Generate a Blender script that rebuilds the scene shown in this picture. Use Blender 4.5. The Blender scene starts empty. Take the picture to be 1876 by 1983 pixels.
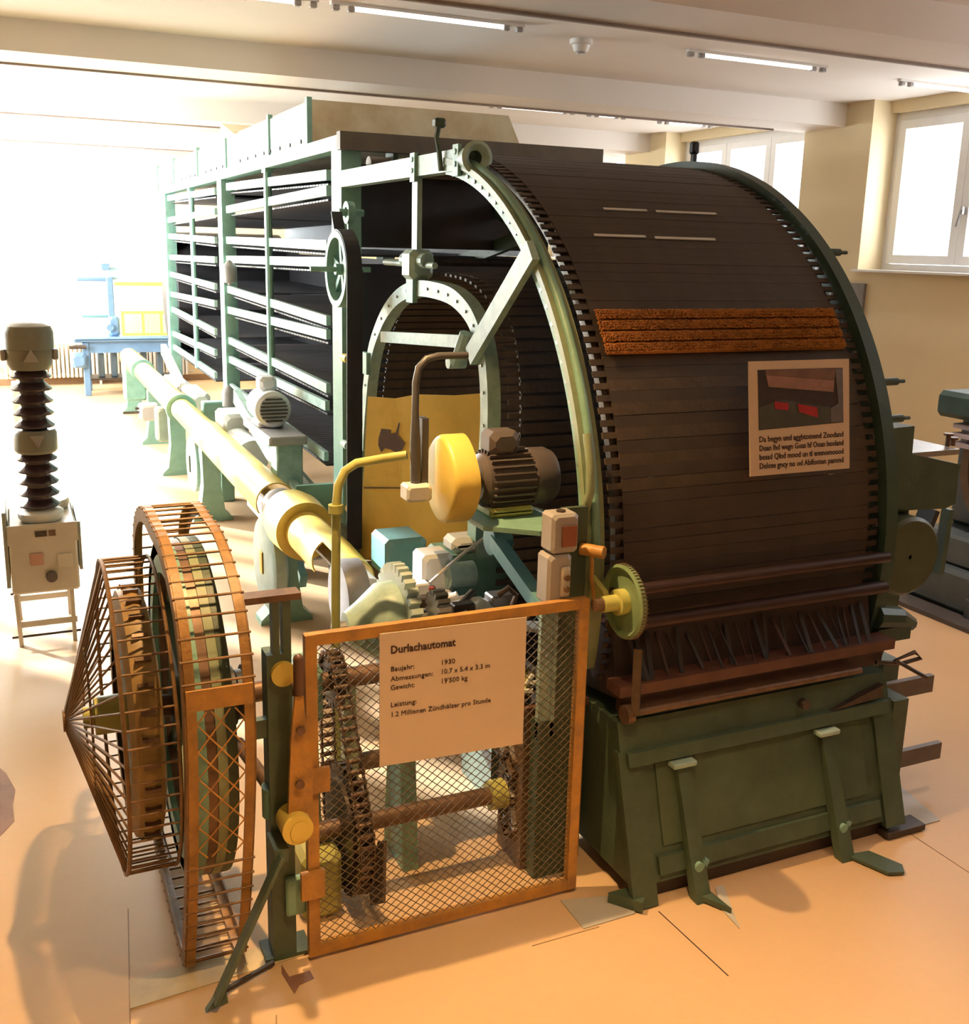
import bpy, math, random
import numpy as np
from mathutils import Matrix, Vector
random.seed(7)
SC = bpy.context.scene
COL = SC.collection
R_ = math.radians
PI = math.pi

# ------------------------------------------------------------------ camera
FW, FH = 1876, 1983
V1 = np.array([10, 455.]); V2 = np.array([5400, 590.]); PP = np.array([938, 930.])
FPX = math.sqrt(-float((V1 - PP) @ (V2 - PP))); CH = 2.26
_X = np.array([*(V2 - PP), FPX]); _X /= np.linalg.norm(_X)
_Y = np.array([*(V1 - PP), FPX]); _Y -= _X * (_X @ _Y); _Y /= np.linalg.norm(_Y)
_Z = np.cross(_X, _Y)
RM = np.stack([_X, _Y, _Z])
CP = np.array([0, 0, CH])

def W(px, py, x=None, y=None, z=None):
    d = RM @ np.array([px - PP[0], py - PP[1], FPX])
    i, v = (0, x) if x is not None else (1, y) if y is not None else (2, z)
    return Vector(CP + d * (v - CP[i]) / d[i])

cam = bpy.data.objects.new('camera', bpy.data.cameras.new('camera'))
COL.objects.link(cam)
M3 = np.stack([RM[:, 0], -RM[:, 1], -RM[:, 2]], axis=1)
cam.matrix_world = Matrix.Translation(Vector(CP)) @ Matrix(M3.tolist()).to_4x4()
cam.data.sensor_fit = 'VERTICAL'; cam.data.sensor_height = 24
cam.data.lens = FPX / FH * 24
cam.data.shift_y = -(FH / 2 - PP[1]) / FH
cam.data.clip_start = 0.05; cam.data.clip_end = 100
SC.camera = cam
SC.cycles.max_bounces = 6; SC.cycles.diffuse_bounces = 4; SC.cycles.glossy_bounces = 2
SC.cycles.caustics_reflective = False; SC.cycles.caustics_refractive = False

# ------------------------------------------------------------------ world, light, exposure
SC.view_settings.view_transform = 'Standard'; SC.view_settings.look = 'None'
SC.view_settings.gamma = 1; SC.view_settings.use_curve_mapping = False
SC.view_settings.exposure = 0.52
wd = bpy.data.worlds.new('overcast_sky'); SC.world = wd; wd.use_nodes = True
bg = wd.node_tree.nodes['Background']
bg.inputs[0].default_value = (0.93, 0.97, 1.0, 1); bg.inputs[1].default_value = 2.2

def area(name, loc, size, rot, power, col):
    l = bpy.data.lights.new(name, 'AREA'); l.shape = 'RECTANGLE'; l.size, l.size_y = size
    l.energy = power; l.color = col
    o = bpy.data.objects.new(name, l); o.location = loc; o.rotation_euler = rot; COL.objects.link(o)
    return o
DAY = (0.90, 0.97, 1.0)
XL = -2.3                                             # left wall
LWIN = [(8.7, 10.9), (11.6, 13.9), (14.5, 16.7)]        # window openings of the left wall (outside the frame)
for a, b in LWIN:
    area('daylight_left', (XL - 0.5, (a + b) / 2, 2.25), (b - a, 2.3), (0, R_(-90), 0), 620, DAY)
sl = bpy.data.lights.new('sun', 'SUN'); sl.energy = 16; sl.angle = R_(1.5); sl.color = (1.0, 0.97, 0.93)
so_ = bpy.data.objects.new('sun', sl); so_.location = (-6, 16, 6); COL.objects.link(so_)
so_.rotation_euler = Vector((0.6, -0.8, -math.tan(R_(19)))).to_track_quat('-Z', 'Y').to_euler()   # low sun through the left windows
area('daylight_back', (0.8, 17.95, 2.7), (2.6, 1.5), (R_(-90), 0, 0), 700, DAY)
XR = 7.0                                              # right wall
RWIN = [(1.65, 4.07), (4.85, 7.27), (8.13, 10.47), (11.33, 13.67), (14.53, 16.6)]
for a, b in RWIN:
    area('daylight_right', (XR + 0.75, (a + b) / 2, 2.82), (b - a, 1.3), (0, R_(90), 0), 65, (0.97, 0.97, 1.0))

# ------------------------------------------------------------------ materials
MATS = {}
def mat(name, col, rough=0.5, metal=0.0, var=0.12, scale=6.0, bump=0.0, bscale=60.0, col2=None, emit=None, spec=0.5):
    if name in MATS: return MATS[name]
    m = bpy.data.materials.new(name); m.use_nodes = True
    nt = m.node_tree; p = nt.nodes['Principled BSDF']
    p.inputs['Roughness'].default_value = rough; p.inputs['Metallic'].default_value = metal
    p.inputs['Specular IOR Level'].default_value = spec
    tc = nt.nodes.new('ShaderNodeTexCoord')
    nz = nt.nodes.new('ShaderNodeTexNoise'); nz.inputs['Scale'].default_value = scale
    nz.inputs['Detail'].default_value = 6; nz.inputs['Roughness'].default_value = 0.65
    nt.links.new(tc.outputs['Object'], nz.inputs['Vector'])
    rp = nt.nodes.new('ShaderNodeValToRGB')
    c2 = col2 or tuple(c * (1 - var * 2) for c in col)
    rp.color_ramp.elements[0].position = 0.34; rp.color_ramp.elements[1].position = 0.62
    rp.color_ramp.elements[0].color = (*c2, 1); rp.color_ramp.elements[1].color = (*col, 1)
    nt.links.new(nz.outputs['Fac'], rp.inputs['Fac']); nt.links.new(rp.outputs['Color'], p.inputs['Base Color'])
    if bump:
        n2 = nt.nodes.new('ShaderNodeTexNoise'); n2.inputs['Scale'].default_value = bscale
        n2.inputs['Detail'].default_value = 4
        nt.links.new(tc.outputs['Object'], n2.inputs['Vector'])
        b = nt.nodes.new('ShaderNodeBump'); b.inputs['Strength'].default_value = bump; b.inputs['Distance'].default_value = 0.01
        nt.links.new(n2.outputs['Fac'], b.inputs['Height']); nt.links.new(b.outputs['Normal'], p.inputs['Normal'])
    if emit:
        p.inputs['Emission Color'].default_value = (*emit[0], 1); p.inputs['Emission Strength'].default_value = emit[1]
    MATS[name] = m
    return m

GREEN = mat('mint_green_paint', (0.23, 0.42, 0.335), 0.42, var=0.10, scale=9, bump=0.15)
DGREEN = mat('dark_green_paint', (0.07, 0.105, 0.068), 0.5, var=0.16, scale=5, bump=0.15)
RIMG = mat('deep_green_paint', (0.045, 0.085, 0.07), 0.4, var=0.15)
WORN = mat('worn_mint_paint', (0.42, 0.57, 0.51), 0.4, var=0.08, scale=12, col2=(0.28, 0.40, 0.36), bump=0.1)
BLUEG = mat('blue_green_paint', (0.16, 0.34, 0.34), 0.4, var=0.1)
SLAT = mat('dark_slat_steel', (0.072, 0.056, 0.049), 0.5, metal=0.0, var=0.16, scale=3.0, bump=0.1, bscale=30, spec=0.35)
SLATW = mat('greased_wood_slat', (0.088, 0.062, 0.044), 0.6, var=0.2, scale=4.0, bump=0.3, bscale=40)
TBELT = mat('grey_tower_belt', (0.13, 0.12, 0.125), 0.5, var=0.1)
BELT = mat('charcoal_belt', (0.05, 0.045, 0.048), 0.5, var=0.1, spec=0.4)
BLACK = mat('black_rubber', (0.02, 0.018, 0.02), 0.5, var=0.1)
BROWN = mat('brown_guard_paint', (0.23, 0.12, 0.045), 0.5, metal=0.15, var=0.22, scale=14, bump=0.2)
ORANGE = mat('orange_guard_paint', (0.56, 0.27, 0.055), 0.5, var=0.14, scale=10, bump=0.2, col2=(0.33, 0.17, 0.06))
YELLOW = mat('yellow_paint', (0.80, 0.60, 0.13), 0.38, var=0.06, scale=7)
YPIPE = mat('yellow_green_paint', (0.52, 0.50, 0.15), 0.42, var=0.1)
OCHRE = mat('ochre_flaking_paint', (0.86, 0.56, 0.10), 0.55, var=0.08, scale=3, bump=0.2, bscale=20)
RUST = mat('brown_rod_steel', (0.22, 0.13, 0.085), 0.45, metal=0.4, var=0.2, scale=14)
STEEL = mat('bare_steel', (0.42, 0.40, 0.39), 0.35, metal=0.7, var=0.12)
DSTEEL = mat('oily_steel', (0.10, 0.075, 0.06), 0.4, metal=0.5, var=0.2, scale=16)
MOTOR = mat('grey_brown_motor_paint', (0.125, 0.10, 0.095), 0.42, var=0.1)
GREY = mat('light_grey_enamel', (0.40, 0.37, 0.36), 0.4, var=0.06)
WHITEP = mat('white_grey_paint', (0.72, 0.72, 0.70), 0.4, var=0.05)
CREAMP = mat('cream_sheet_metal', (0.70, 0.60, 0.40), 0.45, var=0.08, scale=3, col2=(0.55, 0.40, 0.22))
PAPER = mat('cream_card', (0.70, 0.55, 0.43), 0.7, var=0.02)
INK = mat('dark_ink', (0.06, 0.03, 0.03), 0.8, var=0.0)
WOODM = mat('orange_match_splints', (0.52, 0.215, 0.045), 0.75, var=0.3, scale=30, col2=(0.36, 0.13, 0.025))
BOXW = mat('grimy_wood', (0.20, 0.12, 0.07), 0.7, var=0.25, scale=8, bump=0.3)
WALLM = mat('cream_yellow_wall', (0.80, 0.66, 0.42), 0.85, var=0.02, scale=1.5, bump=0.05, bscale=120)
WHITEW = mat('white_window_paint', (0.82, 0.79, 0.76), 0.45, var=0.02)
CEILM = mat('white_ceiling_plaster', (0.82, 0.76, 0.70), 0.9, var=0.02, scale=1.2)
BASEB = mat('brown_baseboard_wood', (0.32, 0.19, 0.10), 0.6, var=0.1)
BLUEM = mat('blue_machine_paint', (0.16, 0.28, 0.46), 0.4, var=0.08)
LBLUE = mat('light_blue_enamel', (0.40, 0.60, 0.68), 0.45, var=0.05)
BGREY = mat('blue_grey_machine_paint', (0.10, 0.135, 0.16), 0.4, var=0.1)
CERAM = mat('purple_brown_porcelain', (0.055, 0.032, 0.036), 0.15, var=0.08)
KHAKI = mat('khaki_grey_enamel', (0.21, 0.195, 0.145), 0.35, var=0.05)
IVORY = mat('ivory_enamel', (0.60, 0.54, 0.46), 0.45, var=0.05)
PATCH = mat('grey_floor_plate', (0.50, 0.47, 0.42), 0.45, var=0.08, scale=3)
LAMPW = mat('lamp_tube_white', (0.9, 0.9, 0.9), 0.4, var=0.0, emit=((1, 0.95, 0.88), 3.0))
RED = mat('dark_red_lens', (0.30, 0.10, 0.06), 0.3, var=0.05)
STAIN = mat('brown_floor_stain', (0.30, 0.15, 0.10), 0.55, var=0.15, scale=8)

def floor_mat():
    m = bpy.data.materials.new('tan_linoleum'); m.use_nodes = True
    nt = m.node_tree; p = nt.nodes['Principled BSDF']
    tc = nt.nodes.new('ShaderNodeTexCoord')
    n1 = nt.nodes.new('ShaderNodeTexNoise'); n1.inputs['Scale'].default_value = 0.9; n1.inputs['Detail'].default_value = 5
    n2 = nt.nodes.new('ShaderNodeTexNoise'); n2.inputs['Scale'].default_value = 35; n2.inputs['Detail'].default_value = 3
    nt.links.new(tc.outputs['Object'], n1.inputs['Vector']); nt.links.new(tc.outputs['Object'], n2.inputs['Vector'])
    r = nt.nodes.new('ShaderNodeValToRGB')
    r.color_ramp.elements[0].position = 0.3; r.color_ramp.elements[0].color = (0.63, 0.42, 0.245, 1)
    r.color_ramp.elements[1].position = 0.7; r.color_ramp.elements[1].color = (0.72, 0.50, 0.30, 1)
    nt.links.new(n1.outputs['Fac'], r.inputs['Fac'])
    mx = nt.nodes.new('ShaderNodeMix'); mx.data_type = 'RGBA'; mx.blend_type = 'MULTIPLY'; mx.inputs['Factor'].default_value = 0.10
    nt.links.new(r.outputs['Color'], mx.inputs[6]); nt.links.new(n2.outputs['Color'], mx.inputs[7])
    nt.links.new(mx.outputs[2], p.inputs['Base Color'])
    p.inputs['Roughness'].default_value = 0.42; p.inputs['Specular IOR Level'].default_value = 0.35
    return m
FLOORM = floor_mat()

def glass_mat():
    m = bpy.data.materials.new('window_glass'); m.use_nodes = True
    nt = m.node_tree; nt.nodes.remove(nt.nodes['Principled BSDF'])
    t = nt.nodes.new('ShaderNodeBsdfTransparent'); g = nt.nodes.new('ShaderNodeBsdfGlossy'); g.inputs['Roughness'].default_value = 0.02
    t.inputs[0].default_value = (0.96, 0.97, 0.97, 1)
    nz = nt.nodes.new('ShaderNodeTexNoise'); nz.inputs['Scale'].default_value = 3
    mr = nt.nodes.new('ShaderNodeMapRange'); mr.inputs['To Min'].default_value = 0.05; mr.inputs['To Max'].default_value = 0.07
    nt.links.new(nz.outputs['Fac'], mr.inputs['Value'])
    mx = nt.nodes.new('ShaderNodeMixShader'); nt.links.new(mr.outputs[0], mx.inputs[0])
    nt.links.new(t.outputs[0], mx.inputs[1]); nt.links.new(g.outputs[0], mx.inputs[2])
    nt.links.new(mx.outputs[0], nt.nodes['Material Output'].inputs['Surface'])
    return m
GLASS = glass_mat()

# ------------------------------------------------------------------ mesh helpers
def V(*a): return Vector(a)
class MB:
    def __init__(s): s.v = []; s.f = []; s.mi = []; s.cur = 0
    def add(s, vs, fs):
        n = len(s.v); s.v += [Vector(q) for q in vs]
        s.f += [tuple(i + n for i in f) for f in fs]; s.mi += [s.cur] * len(fs)
        return s
    def box(s, x0, x1, y0, y1, z0, z1):
        return s.add([(x, y, z) for x in (x0, x1) for y in (y0, y1) for z in (z0, z1)],
                     [(0, 1, 3, 2), (4, 6, 7, 5), (0, 4, 5, 1), (2, 3, 7, 6), (0, 2, 6, 4), (1, 5, 7, 3)])
    def bevbox(s, x0, x1, y0, y1, z0, z1, b=0.01):
        # box with chamfered edges (octagonal in XZ and inset front/back)
        def ring(y, i):
            return [(x0 + i + b, y, z0 + i), (x1 - i - b, y, z0 + i), (x1 - i, y, z0 + i + b), (x1 - i, y, z1 - i - b),
                    (x1 - i - b, y, z1 - i), (x0 + i + b, y, z1 - i), (x0 + i, y, z1 - i - b), (x0 + i, y, z0 + i + b)]
        rs = [ring(y0, b), ring(y0 + b, 0), ring(y1 - b, 0), ring(y1, b)]
        return s.loft(rs, True)
    def loft(s, rings, caps=True, closed=False):
        n = len(rings[0]); vs = [q for r in rings for q in r]; fs = []
        k = len(rings); m = k if closed else k - 1
        for a in range(m):
            b = (a + 1) % k
            for i in range(n):
                j = (i + 1) % n
                fs.append((a * n + i, a * n + j, b * n + j, b * n + i))
        if caps and not closed:
            fs.append(tuple(range(n))[::-1]); fs.append(tuple((k - 1) * n + i for i in range(n)))
        return s.add(vs, fs)
    def bar(s, p0, p1, w, t, up=(0, 0, 1)):
        p0, p1 = Vector(p0), Vector(p1); d = (p1 - p0).normalized(); up = Vector(up)
        a = d.cross(up)
        if a.length < 1e-4: a = d.cross(Vector((1, 0, 0)))
        a.normalize(); b = a.cross(d).normalized()
        q = lambda p: [p + a * w / 2 + b * t / 2, p - a * w / 2 + b * t / 2, p - a * w / 2 - b * t / 2, p + a * w / 2 - b * t / 2]
        return s.loft([q(p0), q(p1)])
    def cyl(s, p0, p1, r0, r1=None, n=20, caps=True):
        p0, p1 = Vector(p0), Vector(p1); r1 = r0 if r1 is None else r1
        d = (p1 - p0).normalized(); a = d.orthogonal().normalized(); b = d.cross(a)
        rg = lambda p, r: [p + (a * math.cos(2 * PI * i / n) + b * math.sin(2 * PI * i / n)) * r for i in range(n)]
        return s.loft([rg(p0, r0), rg(p1, r1)], caps)
    def tube(s, pts, r, n=10, caps=True, closed=False):
        pts = [Vector(p) for p in pts]; rings = []; k = len(pts); a = None
        for i, p in enumerate(pts):
            if closed: d = pts[(i + 1) % k] - pts[i - 1]
            else: d = pts[min(i + 1, k - 1)] - pts[max(i - 1, 0)]
            d.normalize()
            if a is None: a = d.orthogonal().normalized()
            else:
                a = a - d * a.dot(d); a.normalize()
            b = d.cross(a); rr = r[i] if isinstance(r, (list, tuple)) else r
            rings.append([p + (a * math.cos(2 * PI * j / n) + b * math.sin(2 * PI * j / n)) * rr for j in range(n)])
        return s.loft(rings, caps, closed)
    def lathe(s, o, ax, prof, n=28, a0=0.0, a1=2 * PI, caps=False):
        # prof: (along axis, radius)
        o = Vector(o); ax = Vector(ax).normalized()
        u = Vector((0, 0, 1)) if abs(ax.z) < 0.9 else Vector((1, 0, 0))
        a = (u - ax * u.dot(ax)).normalized(); b = ax.cross(a)
        full = abs(a1 - a0 - 2 * PI) < 1e-6; m = n if full else n + 1
        rings = [[o + ax * h + (a * math.cos(a0 + (a1 - a0) * i / n) + b * math.sin(a0 + (a1 - a0) * i / n)) * r for (h, r) in prof] for i in range(m)]
        vs = [q for r in rings for q in r]; k = len(prof); fs = []
        for i in range(n):
            j = (i + 1) % m
            for q in range(k - 1): fs.append((i * k + q, i * k + q + 1, j * k + q + 1, j * k + q))
        return s.add(vs, fs)
    def ringx(s, cx, cy, cz, r0, r1, w, n=64, a0=0.0, a1=2 * PI):
        # flat ring about an X axis, x from cx to cx+w; angle 0 is towards the camera (-y), 90 deg is up
        full = abs(a1 - a0 - 2 * PI) < 1e-6
        m = n if full else n + 1; rings = []
        for i in range(m):
            t = a0 + (a1 - a0) * i / n; c, q = -math.cos(t), math.sin(t)
            rings.append([(cx, cy + c * r0, cz + q * r0), (cx, cy + c * r1, cz + q * r1), (cx + w, cy + c * r1, cz + q * r1), (cx + w, cy + c * r0, cz + q * r0)])
        return s.loft(rings, not full, full)
    def gearx(s, cx, cy, cz, r, w, teeth, depth=0.02, hole=0.0):
        rings = [[], []]
        for i in range(teeth):
            for k, rr in ((0.0, r - depth), (0.25, r - depth), (0.38, r), (0.87, r)):
                t = 2 * PI * (i + k) / teeth
                for q in (0, 1): rings[q].append((cx + w * q, cy - math.cos(t) * rr, cz + math.sin(t) * rr))
        return s.loft(rings)
    def prism(s, poly, vec):
        vec = Vector(vec); a = [Vector(p) for p in poly]
        return s.loft([a, [p + vec for p in a]])
    def sphere(s, c, r, n=12):
        pr = [(-r * math.cos(PI * i / 8), max(1e-4, r * math.sin(PI * i / 8))) for i in range(9)]
        return s.lathe(c, (0, 0, 1), pr, n)
    def build(s, name, m, parent=None, smooth=None, label=None, kind=None):
        o = new_mesh(name, s.v, s.f, m, parent, smooth)
        if isinstance(m, (list, tuple)): o.data.polygons.foreach_set('material_index', s.mi)
        if label: o['label'] = label
        if kind: o['kind'] = kind
        return o

def root_loc(o):
    while o.parent: o = o.parent
    return o.location.copy()
def new_mesh(name, vs, fs, m, parent=None, smooth=None):
    off = root_loc(parent) if parent else Vector((0, 0, 0))
    me = bpy.data.meshes.new(name)
    me.from_pydata([tuple(v - off) for v in vs], [], fs); me.validate()
    for q in (m if isinstance(m, (list, tuple)) else [m]): me.materials.append(q)
    import bmesh
    bm = bmesh.new(); bm.from_mesh(me); bmesh.ops.recalc_face_normals(bm, faces=bm.faces); bm.to_mesh(me); bm.free()
    if smooth is not None:
        me.polygons.foreach_set('use_smooth', [True] * len(me.polygons)); me.set_sharp_from_angle(angle=R_(smooth))
    o = bpy.data.objects.new(name, me); COL.objects.link(o)
    if parent: o.parent = parent
    return o
def thing(name, label, cat, loc, group=None):
    o = bpy.data.objects.new(name, None); o.location = loc; o.empty_display_size = 0.1; COL.objects.link(o)
    return tag(o, label, cat, group)
def tag(o, label, cat, group=None):
    o['label'] = label; o['category'] = cat
    if group: o['group'] = group
    return o
def struct(o, label=None, cat=None):
    o['kind'] = 'structure'
    if label: o['label'] = label
    if cat: o['category'] = cat
    return o
def copy_piece(src, parent, loc, rot=(0, 0, 0), name=None):
    c = src.copy(); COL.objects.link(c); c.parent = parent; c.location = loc; c.rotation_euler = rot
    return c

# ------------------------------------------------------------------ room
YB = 17.4; YF = -2.5; ZC = 3.6
fl = struct(MB().box(XL, XR, YF, YB, -0.2, 0).build('floor', FLOORM), 'tan linoleum floor with seams across the whole hall', 'floor')
for k, pts in enumerate([[(248, 1760), (252, 1983)], [(1275, 1765), (1410, 1890)], [(1030, 1832), (1160, 1795)], [(535, 1966), (535, 1983)], [(1740, 1600), (1876, 1690)]]):
    a, b = W(*pts[0], z=0), W(*pts[1], z=0)
    MB().bar((a.x, a.y, 0.0004), (b.x, b.y, 0.0004), 0.004, 0.0012).build('seam', INK if k == 1 else BASEB, fl)
struct(MB().box(XL, XR + 0.4, YF, YB + .4, ZC, ZC + 0.2).build('ceiling', CEILM), 'pale plaster ceiling slab between the beams', 'ceiling')
for k, y in enumerate((-1.95, 1.25, 4.42, 7.60, 10.80, 14.0)):
    t = struct(MB().box(XL, XR, y, y + 0.58, 3.40, ZC).build('trim_%d' % (k + 1), CEILM),
           ['plaster ceiling beam behind the viewpoint', 'plaster ceiling beam above the viewpoint', 'near plaster ceiling beam running above the drum front',
            'plaster ceiling beam crossing just above the hood', 'plaster ceiling beam ending at the second window pier', 'farthest plaster ceiling beam before the back wall'][k], 'ceiling beam')
    MB().box(XL, XR - 0.4, y + 0.50, y + 0.53, 3.385, 3.40).build('cable_channel', mat('grey_brown_channel', (0.33, 0.25, 0.21), 0.6), t)
# right wall with window openings
wr = MB().box(XR, XR + 0.4, YF, YB, 0, 2.13)
ys = [YF] + [q for ab in RWIN for q in ab] + [YB]
for i in range(0, len(ys), 2): wr.box(XR, XR + 0.4, ys[i], ys[i + 1], 2.13, ZC)
for a, b in RWIN: wr.box(XR + 0.2, XR + 0.4, a, b, 3.5, ZC)
struct(wr.build('wall_right', WALLM), 'cream yellow wall with deep window bays on the right', 'wall')
wl = MB().box(XL - 0.35, XL, YF, YB, 0, 1.1).box(XL - 0.35, XL, YF, YB, 3.4, ZC)
ys = [YF] + [q for ab in LWIN for q in ab] + [YB]
for i in range(0, len(ys), 2): wl.box(XL - 0.35, XL, ys[i], ys[i + 1], 1.1, 3.4)
struct(wl.build('wall_left', WALLM), 'cream yellow wall with tall windows left of the frame', 'wall')
BWX = (0.05, 2.0); BWZ = (2.05, 3.45)
wb = MB().box(XL - .35, XR + .4, YB, YB + 0.35, 0, BWZ[0]).box(XL - .35, XR + .4, YB, YB + 0.35, BWZ[1], ZC)
wb.box(XL - .35, BWX[0], YB, YB + 0.35, BWZ[0], BWZ[1]).box(BWX[1], XR + .4, YB, YB + 0.35, BWZ[0], BWZ[1])
struct(wb.build('wall_back', WALLM), 'cream yellow end wall behind the radiator', 'wall')
struct(MB().box(XL - .35, XR + .4, YF - 0.3, YF, 0, ZC).build('wall_front', WALLM), 'cream yellow wall behind the viewpoint', 'wall')
struct(MB().box(XL, 4.0, YB - 0.02, YB, 0, 0.10).build('baseboard_back', BASEB), 'brown skirting board along the end wall', 'baseboard')

def window_x(name, x, y0, y1, z0, z1, nsash, side, label, handle=True):
    # window in a wall of constant x; side = -1 when the room lies towards -x
    t = bpy.data.objects.new(name, None); t.location = (x, (y0 + y1) / 2, z0); COL.objects.link(t); struct(t, label, 'window')
    d = 0.06
    f = MB().box(x, x + d, y0, y1, z0, z0 + 0.06).box(x, x + d, y0, y1, z1 - 0.06, z1)
    f.box(x, x + d, y0, y0 + 0.06, z0 + .06, z1 - .06).box(x, x + d, y1 - 0.06, y1, z0 + .06, z1 - .06)
    f.build('window_frame', WHITEW, t)
    w = (y1 - y0 - 0.12) / nsash
    for i in range(nsash):
        a = y0 + 0.06 + w * i; b = a + w; s = 0.075; e = 0.02 * side
        m = MB().box(x + e, x + e + d, a + .004, b - .004, z0 + .065, z0 + .065 + s).box(x + e, x + e + d, a + .004, b - .004, z1 - .065 - s, z1 - .065)
        m.box(x + e, x + e + d, a + .004, a + .004 + s, z0 + .065 + s, z1 - .065 - s).box(x + e, x + e + d, b - .004 - s, b - .004, z0 + .065 + s, z1 - .065 - s)
        so = m.build('sash', WHITEW, t)
        MB().box(x + 0.025, x + 0.031, a + s, b - s, z0 + .13, z1 - .13).build('pane', GLASS, so)
        if handle and i % 2 == nsash % 2:
            yy = b - .004 - s / 2
            MB().box(x + e + side * 0.04, x + e, yy - .012, yy + .012, (z0 + z1) / 2 - .2, (z0 + z1) / 2 - .14).bar((x + e + side * .04, yy, (z0 + z1) / 2 - .16), (x + e + side * .045, yy + .03, (z0 + z1) / 2 - .30), .014, .014).build('handle', STEEL, so)
    # sill board
    MB().box(min(x, x - 0.33) - 0.03, x, y0, y1, z0 - 0.012, z0 + 0.006).build('window_sill', WHITEW, t) if side < 0 else None
    return t
WL = ['white three-part window behind the viewpoint on the right', 'large white window at the right edge with a lever handle',
      'white window seen just above the drum rim', 'white window seen between hood and drum top', 'farthest white window on the right wall']
for k, (a, b) in enumerate(RWIN):
    window_x('window_%d' % (k + 1), XR + 0.28, a, b, 2.14, 3.5, 3, -1, WL[k])
for k, (a, b) in enumerate(LWIN):
    window_x('window_%d' % (k + 6), XL - 0.22, a, b, 1.1, 3.4, 3, 1, ['near', 'middle', 'far'][k] + ' tall white window in the left wall')
# back wall window
wb = bpy.data.objects.new('window_9', None); wb.location = (1, YB, BWZ[0]); COL.objects.link(wb); struct(wb, 'bright white window high in the end wall', 'window')
m = MB()
for x in (BWX[0], (BWX[0] + BWX[1]) / 2 - .03, BWX[1] - .06): m.box(x, x + .06, YB + .12, YB + .18, *BWZ)
for z in (BWZ[0], BWZ[1] - .06): m.box(BWX[0], BWX[1], YB + .121, YB + .181, z, z + .06)
m.build('window_frame', WHITEW, wb)
for k in (0, 1):
    a = BWX[0] + .06 + k * (BWX[1] - BWX[0]) / 2
    MB().box(a, a + .86, YB + .145, YB + .15, BWZ[0] + .06, BWZ[1] - .06).build('pane', GLASS, wb)

# ------------------------------------------------------------------ floor plates, stains
def plate(name, pix, label, m, h=0.004, cat='plate'):
    p = [W(*q, z=0) for q in pix]
    o = MB().prism([(q.x, q.y, 0.0005) for q in p], (0, 0, h)).build(name, m)
    return tag(o, label, cat)
plate('floor_plate', [(1085, 1745), (1130, 1800), (1230, 1770), (1195, 1735)], 'thin grey floor plate between gate and green cabinet', PATCH)
plate('floor_plate', [(1700, 1545), (1745, 1610), (1820, 1590), (1740, 1520)], 'thin grey floor plate at the right end of the green cabinet', PATCH)
plate('floor_plate', [(250, 1900), (252, 1955), (590, 1850), (520, 1830)], 'pale floor plate under the braced leg of the gate post', mat('pale_olive_plate', (0.62, 0.50, 0.30), 0.5), 0.003)
plate('floor_plate', [(1385, 1720), (1395, 1760), (1432, 1800), (1400, 1715)], 'small grey floor plate before the T-shaped cabinet leg', PATCH)
plate('floor_stain', [(-20, 1470), (12, 1498), (30, 1530), (25, 1560), (28, 1590), (5, 1615), (-20, 1640)], 'ragged reddish brown stain at the left edge', STAIN, 0.001, 'stain')
plate('floor_stain', [(545, 1868), (560, 1892), (600, 1880), (608, 1895), (580, 1908), (570, 1925), (545, 1885)], 'small brown stain in front of the gate post foot', STAIN, 0.0012, 'stain')

# ------------------------------------------------------------------ the big match machine
DCY, DCZ, DR = 4.52, 1.10, 1.567
DX0, DX1 = 1.85, 3.09
def drum(a, r=DR): return (DCY - r * math.cos(a), DCZ + r * math.sin(a))
def Wcyl(px, py, r):
    d = RM @ np.array([px - PP[0], py - PP[1], FPX])
    o = np.array([CP[1] - DCY, CP[2] - DCZ]); e = d[1:]
    A = e @ e; B = 2 * (o @ e); C = o @ o - r * r
    t = (-B - math.sqrt(B * B - 4 * A * C)) / (2 * A)
    return Vector(CP + d * t)
mm = thing('match_machine', 'huge green match-making machine with slatted drum and tall conveyor tower', 'machine', (2.5, 6.0, 0))
mo = mm.location

def slat_mesh(nm, m, th=0.010, pitch=0.045):
    w = pitch * 0.488
    b = MB().box(DX0 + .055, DX1 - .055, -w, w, -th, 0)
    b.box(DX0, DX0 + .055, -w * .55, w * .45, -th, -.002).box(DX1 - .055, DX1, -w * .55, w * .45, -th, -.002)
    me = bpy.data.meshes.new(nm); xm = (DX0 + DX1) / 2
    me.from_pydata([(v.x - xm, v.y, v.z) for v in b.v], [], b.f); me.materials.append(m); return me
ms1 = slat_mesh('slat', SLAT); ms2 = slat_mesh('wood_slat', SLATW, 0.014)
def put_slat(me, y, z, ny, nz, par, name='slat'):
    o = bpy.data.objects.new(name, me); COL.objects.link(o); o.parent = par
    o.location = Vector(((DX0 + DX1) / 2, y, z)) - mo
    o.rotation_euler = (math.atan2(-ny, nz), 0, 0)
    return o
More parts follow.
